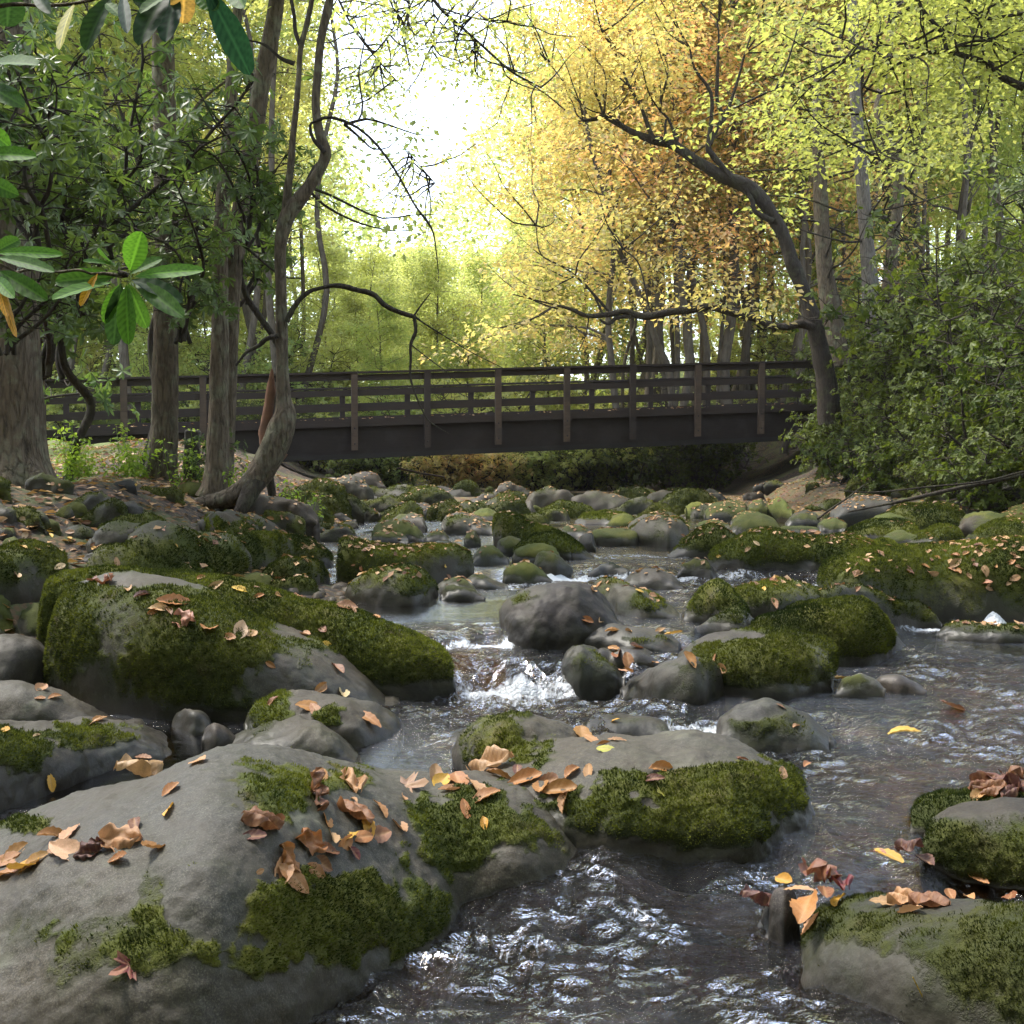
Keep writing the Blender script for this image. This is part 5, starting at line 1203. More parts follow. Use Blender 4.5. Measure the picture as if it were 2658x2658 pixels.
st = [(at(*VP('q2', [p])[0], y0 - .2) - o0, d) for p, d in (((345, 440), (-.3, 0, .5)), ((268, 455), (-.7, 0, .2)), ((440, 320), (-.3, .3, .6)), ((340, 120), (0, .3, .5)), ((670, 180), (-.2, 0, .6)), ((780, 80), (0, 0, 1)), ((945, 30), (.3, 0, 1)), ((880, 200), (.5, 0, .4)), ((560, 420), (-.2, 0, .5)), ((150, 250), (-.5, 0, .4)), ((0, 275), (-.5, 0, .1)), ((150, 1160), (-.7, 0, .1)), ((90, 850), (-.3, 0, .5)), ((240, 1040), (-.2, 0, .4)), ((420, 940), (0, 0, .5)), ((800, 1150), (0, -.3, .4)))]
leafy(cb, tb, st, rg, 1.9, 4, .12, 34, .5); tb.build('twig', M['barkdark'], t); cb.build('crown', M['orange'], t, False)
# other right-hand trunks
for (lab, nm, pts, y, mt) in [('tall straight pale trunk with short snags behind the right bank thicket', 'tall_tree', ((1365, 1300, 34), (1352, 1080, 31), (1342, 950, 27), (1332, 820, 25), (1318, 650, 23), (1305, 500, 22), (1295, 330, 21), (1288, 200, 19), (1280, -100, 15)), 24, 'barkpale'),
                              ('sinuous brown trunk curving up right of the tall straight one', 'wavy_tree', ((1410, 1250, 26), (1425, 1030, 24), (1440, 880, 21), (1458, 750, 20), (1450, 620, 20), (1405, 520, 20), (1385, 420, 19), (1400, 300, 14), (1440, 100, 10), (1450, -100, 8)), 25, 'bark'),
                              ('shaggy reddish trunk with peeling bark, right of the leaning tree', 'shaggy_tree', ((1235, 1380, 40), (1205, 1180, 38), (1185, 1050, 32), (1172, 900, 30), (1165, 750, 27), (1160, 640, 24), (1150, 450, 16), (1160, 100, 12)), 24.5, 'bark')]:
    q = VP('q2', [pts[0][:2]])[0]; o0 = at(q[0], q[1], y)
    t = thing(nm, lab, 'tree', o0); mb = MB(); traced(mb, 'q2', pts, y, root=o0, seed=len(lab), sides=16, rough=.12); mb.build('trunk', M[mt], t)
    C = []; tb = MB()
    for i in range(16):
        f = rg.uniform(.15, .98); j = f * (len(pts) - 1); k = int(j); a = np.array(pts[k][:2]) * (1 - j + k) + np.array(pts[min(k + 1, len(pts) - 1)][:2]) * (j - k)
        p = at(*VP('q2', [a])[0], y) - o0
        q_, _ = branchwalk(rg, p, unit(np.array([rg.normal(0, 1), rg.normal(0, .8), .15])), rg.uniform(.8, 2.8), 5, .2)
        tb.tube(q_, np.linspace(.03, .006, 6), 5, 2, cap=False)
        if f > .45: C += [q_[-1], q_[-2], q_[3]]
    tb.build('branch', M['barkdark'], t); cb = MB(); spray(cb, np.array(C), .7, 40, .13, rg); cb.build('crown', M['green'], t, False)
# weathered stone post between the left trunks
b0 = at(*VP('z1', [(1065, 790)])[0], 11.8)
mb = MB(); mb.box((-.075, -.09, -.2), (.075, .09, .52)); me = mb.mesh('stone_post', False)
o = link('stone_post', me, M['stone'], None, (1.9, 1.8, 1.8, .2)); o.location = b0; o.rotation_euler = (0, .05, .15)
bv = o.modifiers.new('b', 'BEVEL'); bv.width = .022; bv.segments = 3
tag(o, 'squat grey stone post standing upright between the two left trunks', 'post')

# ------------------------------------------------------------------ branches hanging in from outside the frame
def overhang(name, lab, view, lines, y, leafmat, L, cnt, r, n, ln, seed, bark='barkdark', d=(0, .2, -.1)):
    rg = np.random.default_rng(seed)
    q = VP(view, [lines[0][0][:2]])[0]; o0 = at(q[0], q[1], y)
    t = thing(name, lab, 'branch', o0)
    cb, tb = MB(), MB(); st = []
    for i, pts in enumerate(lines):
        mb = MB(); P, R = traced(mb, view, pts, y, root=o0, sides=8, rough=.15, seed=seed + i, k=7); mb.build('branch', M[bark], t)
        for k in range(n): st.append((P[rg.integers(len(P) // 6, len(P))], d))
    leafy(cb, tb, st, rg, ln, 1, L, cnt, r); tb.build('twig', M[bark], t); cb.build('leaves', M[leafmat], t, False)
overhang('overhanging_branch', 'dark twisting bough with green leaves reaching in from the top right corner', 'q2',
         (((1932, 330, 16), (1850, 290, 13), (1800, 240, 11), (1720, 215, 10), (1640, 195, 9), (1540, 205, 7), (1460, 240, 6), (1400, 290, 4)), ((1932, 50, 7), (1800, 70, 6), (1700, 75, 5), (1600, 110, 5), (1500, 160, 4), (1350, 180, 4), (1200, 250, 3), (1080, 310, 3), (960, 350, 2)),
          ((1640, 190, 8), (1620, 120, 8), (1560, 50, 7), (1500, -60, 7)), ((1800, 130, 4), (1750, 60, 4), (1700, -40, 4)), ((1650, 195, 5), (1700, 165, 5), (1800, 155, 5), (1900, 200, 6), (1990, 190, 7)), ((1520, 20, 6), (1440, 70, 5), (1390, 130, 5), (1300, 160, 3), (1200, 130, 2)),
          ((1320, 250, 4), (1320, 350, 4), (1330, 430, 3), (1370, 560, 3), (1400, 620, 2))), 13, 'green', .085, 26, .42, 9, 1.3, 21)
overhang('overhanging_branch', 'thin drooping branch with sparse leaves against the white sky', 'q1',
         (((1600, -60, 7), (1660, 30, 6), (1750, 110, 5), (1850, 200, 4.5), (1930, 270, 4), (2040, 330, 3)), ((1660, 30, 3), (1800, 70, 3), (1932, 80, 2)), ((1540, -40, 4), (1545, 40, 3), (1530, 120, 2)), ((1750, 110, 2.5), (1800, 180, 2), (1700, 190, 1.5))), 13, 'green', .07, 6, .3, 12, .8, 22)
overhang('overhanging_branch', 'feathery yellow-green spray hanging over the left side of the sky gap', 'q1',
         (((1250, -60, 5), (1330, 100, 4), (1420, 220, 3), (1520, 330, 2)), ((1450, -80, 4), (1500, 60, 3), (1440, 180, 2.5), (1400, 300, 2)), ((1620, -60, 3), (1640, 100, 2), (1620, 260, 1.5)), ((1530, 560, 1.5), (1580, 620, 2), (1640, 690, 1.5))), 15, 'lime', .08, 8, .4, 14, 1.1, 23)

# ------------------------------------------------------------------ rhododendron and laurel shrubs
def whorl(mb, C, D_, L, rg, cnt=8, tb=.4, hexa=True, wr=.16):
    n = len(C) * cnt
    c = np.repeat(C, cnt, 0); ax = np.repeat(D_, cnt, 0)
    h = np.cross(ax, [0.3, .2, 1.]); h = unit(h); g_ = np.cross(ax, h)
    a = np.tile(np.arange(cnt) * 2 * np.pi / cnt, len(C)) + np.repeat(rg.uniform(0, 6, len(C)), cnt) + rg.normal(0, .25, n)
    el = np.repeat(rg.uniform(-.5, .5, len(C)), cnt) + rg.normal(0, .2, n)
    out = np.cos(a)[:, None] * h + np.sin(a)[:, None] * g_
    dr = unit(out * np.cos(el)[:, None] + ax * np.sin(el)[:, None] + [0, 0, -.25])
    l = L * rg.uniform(.65, 1.2, n)
    leaf_cards(mb, c, dr, unit(ax + rg.normal(0, .2, (n, 3))), l, l * wr, np.clip(np.repeat(rg.normal(tb, .2, len(C)), cnt) + rg.normal(0, .14, n), 0, 1), hexa)
def gen_shrub(seed, H, Wd, L, nstem, cnt=8, wr=.15, tips=4, dens=1.0, stemr=.03, hexa=True):
    rg = np.random.default_rng(seed); tb, cb = MB(), MB(); C = []; D_ = []
    for i in range(nstem):
        a = rg.uniform(0, 2 * np.pi); sp = rg.uniform(.1, .9)
        q, dd = branchwalk(rg, (rg.normal(0, .15), rg.normal(0, .15), -.1), (math.cos(a) * sp, math.sin(a) * sp, 1), H * rg.uniform(.6, 1.05), 8, .24, .04)
        tb.tube(q, np.linspace(stemr, .009, 9), 6, 2, .1, i, cap=False)
        for j in range(2, 9):
            for _ in range(tips):
                a = rg.uniform(0, 2 * np.pi)
                q2, d2 = branchwalk(rg, q[j], unit(np.array([math.cos(a), math.sin(a), rg.uniform(-.2, .7)])), Wd * rg.uniform(.2, .65), 4, .25)
                tb.tube(q2, np.linspace(.010, .003, 5), 4, 1, cap=False)
                for m in (4, 3, 2):
                    if rg.random() < dens * (1 if m == 4 else .6): C.append(q2[m]); D_.append(unit(d2 + np.array([0, 0, .5]) + rg.normal(0, .25, 3)))
    whorl(cb, np.array(C), np.array(D_), L, rg, cnt, .4, hexa, wr)
    return tb.mesh('stems'), cb.mesh('foliage', False)
RH = [gen_shrub(201, 3.6, 1.5, .15, 5, tips=3, dens=.75), gen_shrub(202, 4.6, 1.7, .15, 5, tips=3, dens=.75), gen_shrub(203, 2.4, 1.3, .14, 5, tips=3, dens=.75)]
LA = [gen_shrub(211, 3.4, 1.6, .11, 9, 7, .2, 5), gen_shrub(212, 2.4, 1.5, .10, 9, 7, .2, 5), gen_shrub(213, 1.3, 1.0, .085, 8, 7, .24, 4, stemr=.015)]
def put_shrub(me, x, y, sc, rz, mat, name, lab, group, z=None, tilt=(0, 0)):
    if z is None: z = float(terrain(np.array([x]), np.array([y]))[0]) - .03
    t = thing(name, lab, 'shrub', (x, y, z), rz, group); t.scale = (sc,) * 3; t.rotation_euler = (tilt[0], tilt[1], rz)
    for m_, nm, ma in ((me[0], 'stems', 'barkdark'), (me[1], 'foliage', mat)):
        if not m_.materials: m_.materials.append(M[ma])
        o = bpy.data.objects.new(nm, m_); COL.objects.link(o); o.parent = t
        o.material_slots[0].link = 'OBJECT'; o.material_slots[0].material = M[ma]
    return t
rg = np.random.default_rng(8)
for (x, y, k, s_) in [(-7.6, 15.2, 0, 1.0), (-9.4, 17.5, 1, 1.1), (-3.05, 11.6, 2, .36), (-10.6, 21, 1, 1.2)]:
    put_shrub(RH[k], x, y, s_, rg.uniform(0, 6.28), 'rhodo', 'rhododendron_shrub', 'dark rhododendron with drooping whorled leaves in the thicket between the left trunks', 'rhododendrons in the left thicket')
# high rhododendron boughs carried on tall crooked stems: the screen behind the left trunks
for (x, y, k, s_, zz) in [(-3.9, 10.4, 0, .85, 2.6), (-5.1, 12.6, 0, 1, 2.6), (-3.7, 12.8, 0, .9, 3.3), (-4.4, 9.2, 2, 1.0, 2.3), (-2.8, 11.8, 2, .8, 2.9), (-3.3, 9.4, 2, .8, 2.9), (-4.3, 11.0, 2, 1.0, 2.1), (-2.55, 9.2, 2, .6, 2.2), (-2.3, 10.4, 2, .62, 3.2), (-4.0, 9.4, 2, .9, 3.4), (-2.95, 7.0, 2, .6, 2.5), (-3.15, 7.3, 2, .5, 1.9), (-3.5, 7.6, 2, .7, 3.0)]:
    t = put_shrub(RH[k], x, y, s_, rg.uniform(0, 6.28), 'rhodo', 'tall_rhododendron', 'tall rhododendron on bare crooked stems forming the upper screen behind the left trunks', 'tall rhododendrons on the left', zz)
    g0 = float(terrain(np.array([x]), np.array([y]))[0])
    if y < 11: continue
    mb = MB(); q = np.array([[.5, .2, g0 - zz - .1], [.3, 0, (g0 - zz) * .66], [.45, -.1, (g0 - zz) * .3], [.1, 0, 0], [0, 0, .4]]) / s_; mb.tube(q, np.array([.06, .05, .045, .04, .03]), 8, 5, .1, 3); mb.build('stem', M['barkdark'], t)
for (x, y, k, s_) in [(6.6, 15, 0, .85), (7.4, 17, 0, 1.1), (8.8, 16.5, 0, 1.3), (7.3, 19.0, 0, 1.0), (8.3, 20.5, 0, 1.25), (7.3, 21.8, 0, .95), (9.8, 22.5, 0, 1.4), (6.4, 12.8, 1, .7), (7.4, 13.6, 1, 1.05), (6.5, 17.5, 1, .75), (8.6, 18, 1, 1.3), (6.8, 20.3, 1, .8), (10.5, 20, 0, 1.4), (7.2, 26.2, 0, .85), (8.8, 27, 0, 1.1), (6.6, 21.2, 1, .5), (6.7, 22.9, 1, .8), (6.5, 19, 1, .42), (6.2, 16.2, 1, .5), (11, 17.5, 0, 1.5), (9.2, 14.5, 0, 1.2)]:
    put_shrub(LA[k], x, y, s_, rg.uniform(0, 6.28), 'bush', 'laurel_shrub', 'dense dark-green evergreen shrub in the thicket covering the right end of the bridge', 'evergreen shrubs on the right bank')
for i, (x, y, k, s_, mat, lab) in enumerate([(-5.4, 31, 1, .75, 'bush', 'dull green bush beyond the bridge, left of the orange one'), (-3.9, 30, 2, 1.2, 'bush', 'low grey-green bush just left of the orange bush'), (-1.5, 29, 2, 1.15, 'orange', 'orange-brown twiggy bush under the middle of the bridge'), (-.5, 30, 2, 1.0, 'orange', 'smaller yellow-orange bush right of the orange-brown one'),
                                             (.8, 30, 2, 1.2, 'green', 'fresh green bush under the bridge, right of the orange bushes'), (2.0, 30, 1, .75, 'bush', 'rounded dark bush under the right half of the bridge'), (3.2, 29.5, 1, .85, 'bush', 'broad dark bush meeting the right bank under the bridge'), (4.6, 29, 1, .9, 'bush', 'shadowy bush at the right abutment'),
                                             (-7.2, 30, 1, .8, 'green', 'light green bush seen below the left girder'), (-8.8, 29, 1, .7, 'bush', 'bush behind the left tree bases'), (.2, 32, 1, .9, 'bush', 'taller bush behind the fresh green one'), (-2.6, 33, 1, .9, 'green', 'green bush behind the orange-brown one')]):
    put_shrub(LA[k], x, y, s_, i * 1.3, mat, 'bush', lab, None)
for i, (x, y, s_, mt) in enumerate([(-6.5, 27.2, 1.0, 'bush'), (-5.3, 28.2, 1.2, 'green'), (-4.1, 27.9, 1.0, 'green'), (-3.0, 28.4, 1.1, 'green'), (-1.9, 27.3, .95, 'orange'), (-1.0, 27.5, .9, 'orange'), (-.1, 27.9, .8, 'orange'), (.8, 28.2, 1.0, 'green'), (1.8, 28.4, 1.15, 'green'), (2.9, 28.6, 1.2, 'green'), (4.2, 29.4, 1.3, 'bush'), (-7.8, 27.5, 1.1, 'green'), (5.4, 28.6, 1.3, 'bush'), (1.2, 30.5, 1.4, 'green')]):
    put_shrub(LA[2 if i % 2 else 1], x, y + 1.5, s_ * (1 if i % 2 else .7), i * 2.1, mt, 'streamside_shrub', {'bush': 'dull green twiggy', 'green': 'fresh green', 'orange': 'rusty orange'}[mt] + ' shrub lining the far bank seen under the bridge', {'bush': 'dull green', 'green': 'fresh green', 'orange': 'rusty orange'}[mt] + ' shrubs under the bridge')
rg = np.random.default_rng(18)
for i in range(40):
    y = rg.uniform(31, 46); x = rg.uniform(-.42, .34) * y
    put_shrub(LA[rg.integers(1, 3)], x, y, rg.uniform(.9, 1.5), rg.uniform(0, 6), 'lime' if rg.random() < .45 else 'green', 'low_bush', 'low leafy yellow-green bush in the clearing behind the bridge railing', 'low bushes behind the bridge')
for (x, y, k, s_) in [(5.7, 13.6, 2, .75), (6.5, 15.2, 2, .9), (5.6, 17.0, 2, .7), (7.3, 13.0, 2, .9), (6.0, 20.0, 2, .8), (5.9, 15.9, 2, .5), (6.9, 16.6, 2, 1.0), (6.4, 23.3, 2, 1.0)]:
    put_shrub(LA[k], x, y, s_, x * 3, 'bush', 'low_laurel', 'knee-high dark evergreen shrub spilling down the stony right bank', 'low evergreen shrubs on the right bank')
# fresh green weeds on the left bank
for i, (u, v, h) in enumerate([(400, 690, .45), (440, 700, .3), (740, 700, .45), (700, 720, .3), (1000, 760, .5), (1290, 790, .3), (1660, 980, .35), (780, 720, .35), (500, 700, .25)]):
    y = 11.2 if i != 6 else 10.6
    p = at(*VP('z1', [(u, v + 40)])[0], y); rg2 = np.random.default_rng(i)
    mb = MB(); cb = MB(); C = []; 
    for k in range(7):
        q, d = branchwalk(rg2, (rg2.normal(0, .08), rg2.normal(0, .08), -.1), (rg2.normal(0, .3), rg2.normal(0, .3), 1), h * rg2.uniform(.6, 1.2) + .1, 5, .15)
        mb.tube(q, np.linspace(.004, .002, 6), 4, 1, cap=False); C += list(q[1:])
    spray(cb, np.array(C), .07, 7, .05, rg2)
    t = thing('weed_plant', 'fresh green leafy weed growing at the foot of the left bank trees', 'plant', p, 0, 'green weeds on the left bank'); mb.build('stems', M['weeds'], t); cb.build('leaves', M['weeds'], t, False)

# ------------------------------------------------------------------ big rhododendron leaves hanging close to the lens
def big_leaf(view, base, tip, hw, y, color, parent, o0, bend=.12, tw=0.0, seed=0):
    (u0, v0), (u1, v1) = VP(view, [base, tip]); sc = VIEW[view][2]
    rg = np.random.default_rng(seed)
    A, B = at(u0, v0, y), at(u1, v1, y + rg.uniform(-.12, .04))
    D_ = B - A; L = np.linalg.norm(D_); D_ /= L
    Vw = unit(np.array([0, -1, .35]) + rg.normal(0, .25, 3)); S = unit(np.cross(D_, Vw)); N_ = np.cross(S, D_)
    if N_[1] > 0: N_ = -N_
    hw = hw * 1.22 * sc / F * y; nu, nv = 30, 11
    V = []; tn = []
    for i in range(nu):
        t_ = i / (nu - 1)
        w = hw * (np.clip(math.sin(math.pi * min(1, (t_ * .94 + .03)) ** 1.25), 0, 1)) ** .62 * (1 if t_ > .1 else .25 + 7.5 * t_) * (.995 if t_ < 1 else .05)
        for j in range(nv):
            s_ = (j / (nv - 1) - .5) * 2
            rip = .035 * hw * math.sin(t_ * 34 + (s_ > 0) * 1.3) * abs(s_)
            V.append(A + D_ * (t_ * L) + S * (s_ * w * (1 + .02 * math.sin(t_ * 50))) + N_ * (.28 * w * abs(s_) ** 1.3 + rip - bend * L * (t_ - .3) ** 2 + tw * s_ * w))
            tn.append(1.0 if abs(s_) < .05 else .42 + .22 * math.sin(t_ * 60 - abs(s_) * 9) - .2 * (abs(s_) < .3) + rg.normal() * .08)
    i = (np.arange(nu - 1)[:, None] * nv + np.arange(nv - 1)[None]).ravel()
    me = make_mesh('leaf', np.array(V) - o0, np.stack([i, i + 1, i + nv + 1, i + nv], 1), True, {'tint': tn})
    return link('leaf', me, M['bigleaf'], parent, (*color, 1))
for_=0
LG, MG, DG, OG, YG, TL, TN = (.085, .20, .03), (.06, .135, .028), (.022, .05, .02), (.42, .22, .03), (.36, .34, .07), (.015, .05, .035), (.42, .25, .10)
def cluster(name, lab, view, hub, y, leaves, stem):
    o0 = at(*VP(view, [hub])[0], y); t = thing(name, lab, 'branch', o0)
    for i, (b, tp, hw, c) in enumerate(leaves): big_leaf(view, b, tp, hw, y + .02 * math.sin(i * 2.1), c, t, o0, seed=i + abs(int(hub[0])), bend=.10 if c != DG else .2)
    mb = MB(); traced(mb, view, stem, y, root=o0, sides=8, rough=.15, k=6); mb.build('stem', M['bark'], t)
    mb = MB(); mb.tube(np.array([[-.012, 0, .004], [0, 0, 0], [.008, 0, -.004]]), [.006, .009, .003], 8, 4, .3, 1); mb.build('bud', M['barkdark'], t)
cluster('rhododendron_branch', 'close whorl of large glossy green rhododendron leaves hanging at the left, one leaf orange', 'r2', (890, 590), 2.7,
        [((930, 560), (1010, 285), 72, LG), ((935, 580), (1158, 465), 44, MG), ((960, 600), (1442, 540), 48, LG), ((940, 620), (1305, 755), 62, DG), ((960, 630), (1305, 875), 58, MG), ((905, 660), (915, 1085), 58, LG), ((865, 650), (805, 1095), 62, DG), ((850, 660), (748, 935), 44, LG),
         ((920, 650), (1050, 975), 52, MG), ((830, 600), (385, 630), 62, MG), ((800, 640), (372, 745), 58, LG), ((700, 580), (568, 810), 34, OG), ((840, 520), (600, 480), 28, MG), ((820, 510), (705, 410), 34, MG)],
        ((-60, 600, 10), (60, 585, 10), (230, 550, 10), (400, 570, 10), (560, 555, 10), (650, 580, 9), (760, 580, 12), (880, 600, 16)))
cluster('rhododendron_branch', 'second whorl of large rhododendron leaves cut by the left edge, with two orange leaves', 'r2', (-30, 440), 2.6,
        [((-20, 430), (432, 430), 38, LG), ((-30, 420), (140, 330), 48, MG), ((-20, 460), (375, 545), 42, MG), ((-10, 560), (330, 760), 56, MG), ((10, 640), (98, 1018), 26, OG), ((-20, 650), (50, 880), 28, OG), ((-40, 600), (90, 740), 40, LG)],
        ((-100, 480, 10), (-30, 500, 10), (100, 560, 7), (290, 660, 5)))
cluster('rhododendron_branch', 'column of single large green leaves poking in along the left edge', 'r1', (-150, 800), 2.3,
        [((-160, 470), (255, 430), 78, MG), ((-160, 1110), (250, 1105), 54, LG), ((-120, 600), (160, 745), 56, MG), ((-150, 880), (75, 1050), 56, LG), ((-120, 1280), (125, 1395), 50, MG), ((-60, 620), (110, 640), 20, MG)],
        ((-160, -200, 12), (-150, 500, 12), (-150, 900, 12), (-140, 1300, 10)))
cluster('rhododendron_branch', 'shadowed large leaves hanging from the top edge at left, one tan and one yellow', 'r1', (900, -80), 2.1,
        [((530, 20), (408, 325), 40, YG), ((800, -30), (585, 340), 84, DG), ((880, -40), (905, 215), 36, TL), ((1200, -60), (985, 270), 74, DG), ((1260, -40), (1180, 280), 66, TL), ((1330, -160), (1305, 170), 72, TN), ((1480, -80), (1795, 530), 84, TL), ((1400, -40), (1560, 60), 60, MG), ((760, 20), (860, 110), 40, MG), ((950, 0), (1090, 40), 34, DG), ((1650, -120), (1740, 40), 60, MG), ((1240, -60), (1000, 80), 50, MG), ((60, -120), (60, 200), 90, DG), ((250, -60), (330, 60), 40, DG)],
        ((-80, 60, 14), (100, 30, 14), (300, 40, 12), (500, 30, 12), (700, -10, 10), (900, -60, 10), (1300, -90, 10)))

# ------------------------------------------------------------------ driftwood at the bend
for i, (a, b, r, y, lab) in enumerate([((340, 275), (720, 330), 7, 22, 'long pale stripped log lying across the left of the driftwood'), ((460, 300), (640, 212), 9, 22.5, 'grey log slanting up out of the driftwood, left'), ((640, 215), (760, 260), 7, 22.5, 'short grey log continuing the slanting one'),
        ((760, 295), (1110, 285), 11, 23, 'thick brown log behind the bright square stone'), ((1250, 262), (1400, 300), 6, 22, 'thin reddish pole right of the pointed grey stone'), ((1400, 300), (1760, 300), 11, 22.5, 'long straight weathered log right of the pointed stone'), ((1300, 285), (1660, 262), 7, 23, 'slim log lying on top of the long straight one'),
        ((1010, 285), (1030, 258), 6, 22, 'short upright snag of pale wood'), ((1420, 265), (1560, 300), 6, 22.2, 'crossing stick in the driftwood pile'), ((750, 330), (830, 255), 5, 21.5, 'dark stick leaning in the driftwood'), ((500, 75), (760, 125), 6, 27, 'fallen dead branch lying over the bushes beyond the bridge'),
        ((1330, 300), (1200, 250), 5, 22, 'broken stick poking up behind the pointed grey stone'), ((1850, 275), (2060, 262), 10, 23, 'brown log end by the speckled boulder')]):
    P0, P1 = at(*VP('z2', [a])[0], y), at(*VP('z2', [b])[0], y + .3); mid = (P0 + P1) / 2 + [0, .05, .03 * math.sin(i)]
    mb = MB(); r_ = r * .466 / F * y; mb.tube([P0 - P0, mid - P0, P1 - P0], [r_, r_ * .95, r_ * .7], 9, 6, .15, i)
    o = mb.build('driftwood_log', M['drift']); o.location = P0; tag(o, lab, 'log', 'driftwood beyond the stones')
# fallen boughs on the right bank
for (lab, pts, y) in [('long dark fallen bough lying down the right bank', ((1932, 110, 14), (1800, 140, 13), (1600, 180, 12), (1400, 225, 11), (1250, 260, 9), (1100, 290, 6), (950, 320, 4)), 13), ('thin dead stick slanting over the shaded bank', ((780, 360, 6), (860, 300, 6), (950, 240, 5), (1040, 170, 3)), 13.5),
                      ('grey dead branch arching low over the right bank', ((1932, 95, 7), (1700, 150, 6), (1400, 180, 5), (1100, 210, 4), (900, 200, 3)), 12.6), ('forked dark trunk propped at the right edge of the bank', ((1932, -40, 16), (1850, 60, 14), (1760, 110, 13), (1640, 0, 9), (1500, -120, 7)), 14)]:
    q = VP('z3', [pts[0][:2]])[0]; o0 = at(q[0], q[1], y); mb = MB(); traced(mb, 'z3', pts, y, root=o0, sides=9, rough=.2); o = mb.build('fallen_bough', M['barkdark']); o.location = o0; tag(o, lab, 'branch')

# ------------------------------------------------------------------ fallen leaves
_allV, _allF, _own, nb = [], [], [], 0
for bi, (o, V, f4, f3) in enumerate(BO):
    fs = np.vstack([f4[:, :3], f4[:, [0, 2, 3]], f3])
    _allV.append(V); _allF.append(fs + nb); _own.append(np.full(len(fs), bi)); nb += len(V)
_AV = np.vstack(_allV); _AF = np.vstack(_allF); _OW = np.concatenate(_own)
BVH = BVHTree.FromPolygons(_AV.tolist(), _AF.tolist())
def me_arrays(me):
    V = np.empty(len(me.vertices) * 3, np.float32); me.vertices.foreach_get('co', V)
    li = np.empty(len(me.loops), np.int32); me.loops.foreach_get('vertex_index', li)
    return V.reshape(-1, 3), li.reshape(-1, 4)
_gv, _gf = me_arrays(ground.data)
GB = BVHTree.FromPolygons(_gv.tolist(), _gf.tolist())
def hit(u, v):
    d = Vector((kx(u, v), 1, slope(v))).normalized(); o = Vector((0, 0, CZ))
    a = BVH.ray_cast(o, d); b = GB.ray_cast(o, d)
    wz = None
    if a[0] is not None and (b[0] is None or a[3] < b[3]):
        P, n, who, ds = a[0], a[1], _OW[a[2]], a[3]
    elif b[0] is not None: P, n, who, ds = b[0], b[1], -1, b[3]
    else: return None
    wl_ = float(level(P.x, P.y))
    if P.z < wl_ + .0:
        t = (wl_ - CZ) / d.z; P = o + d * t; n = Vector((0, 0, 1)); who = -2
    if n.dot(d) > 0: n = -n
    return np.array(P), np.array(n), who
def leaf_mesh(kind, seed):
    rg = np.random.default_rng(seed); nu, nv = 13, 7
    if kind == 'oval':
        curl, bend, tw, wf = rg.uniform(-.4, 1.1), rg.uniform(-.9, .8), rg.normal(0, .5), rg.uniform(.22, .32)
        V, vein = [], []
        for i in range(nu):
            t = i / (nu - 1); w = wf * math.sin(math.pi * (t * .97 + .02) ** .85) ** .8 + .004
            for j in range(nv):
                s = (j / (nv - 1) - .5) * 2
                x, y_ = t - .5, s * w * (1 + .05 * math.sin(t * 40))
                ang = tw * (t - .5)
                z = curl * y_ * y_ * 2.2 + bend * .35 * (x * x - .1) + abs(s) * w * .25 + .018 * math.sin(t * 30 + 2 * s + seed) * abs(s) + .03 * rg.normal() * .3
                V.append((x, y_ * math.cos(ang) - z * math.sin(ang), z * math.cos(ang) + y_ * math.sin(ang)))
                vein.append(1.0 if abs(s) < .1 else .35 * (math.sin(t * 44 - abs(s) * 7) > .6))
        i = (np.arange(nu - 1)[:, None] * nv + np.arange(nv - 1)[None]).ravel()
        V = np.array(V); F_ = np.stack([i, i + 1, i + nv + 1, i + nv], 1)
    elif kind == 'crumpled':
        V, vein = [], []; nu, nv = 15, 11
        for i in range(nu):
            t = i / (nu - 1); w = .34 * math.sin(math.pi * (t * .96 + .02)) ** .6 * (1 + .22 * math.sin(t * 21 + seed)) + .004
            for j in range(nv):
                s = (j / (nv - 1) - .5) * 2
                V.append((t - .5, s * w, .10 * math.sin(t * 9 + s * 4 + seed) + .09 * math.cos(s * 6 + seed * 2 + t * 5) + .5 * (s * w) ** 2)); vein.append(.6 * (abs(math.sin(s * 8 + t * 6)) < .2))
        i = (np.arange(nu - 1)[:, None] * nv + np.arange(nv - 1)[None]).ravel(); V = np.array(V); F_ = np.stack([i, i + 1, i + nv + 1, i + nv], 1)
    else:                                                # maple: pointed lobes about the stalk
        lob = [(-150, .22), (-128, .34), (-105, .17), (-78, .46), (-66, .36), (-55, .44), (-34, .20), (-14, .48), (0, .60), (14, .48), (34, .20), (55, .44), (66, .36), (78, .46), (105, .17), (128, .34), (150, .22), (180, .05)]
        V = [(-.1, 0, 0)]; vein = [1]
        for r_ in (.35, .7, 1.0):
            for a, r in lob:
                a2 = math.radians(a + rg.normal(0, 2)); rr = (r * r_ if r_ == 1 else min(r, .26 + .3 * r) * r_) 
                V.append((-.1 + math.cos(a2) * rr, math.sin(a2) * rr, .35 * (rr ** 2) * (1 + .8 * math.sin(3 * a2 + seed)) + .02 * rg.normal())); vein.append(.8 if r > .4 else 0)
        n = len(lob); F3 = [(0, 1 + k, 1 + (k + 1) % n) for k in range(n)]
        F_ = [np.array(F3), np.array([(1 + q * n + k, 1 + (q + 1) * n + k, 1 + (q + 1) * n + (k + 1) % n, 1 + q * n + (k + 1) % n) for q in (0, 1) for k in range(n)])]
        V = np.array(V)
    V[:, 2] -= np.percentile(V[:, 2], 12)
    return make_mesh('leaf_' + kind, V, F_, True, {'vein': vein})
LV = {'o': [leaf_mesh('oval', k) for k in range(9)], 'c': [leaf_mesh('crumpled', k) for k in range(5)], 'm': [leaf_mesh('maple', k) for k in range(3)]}
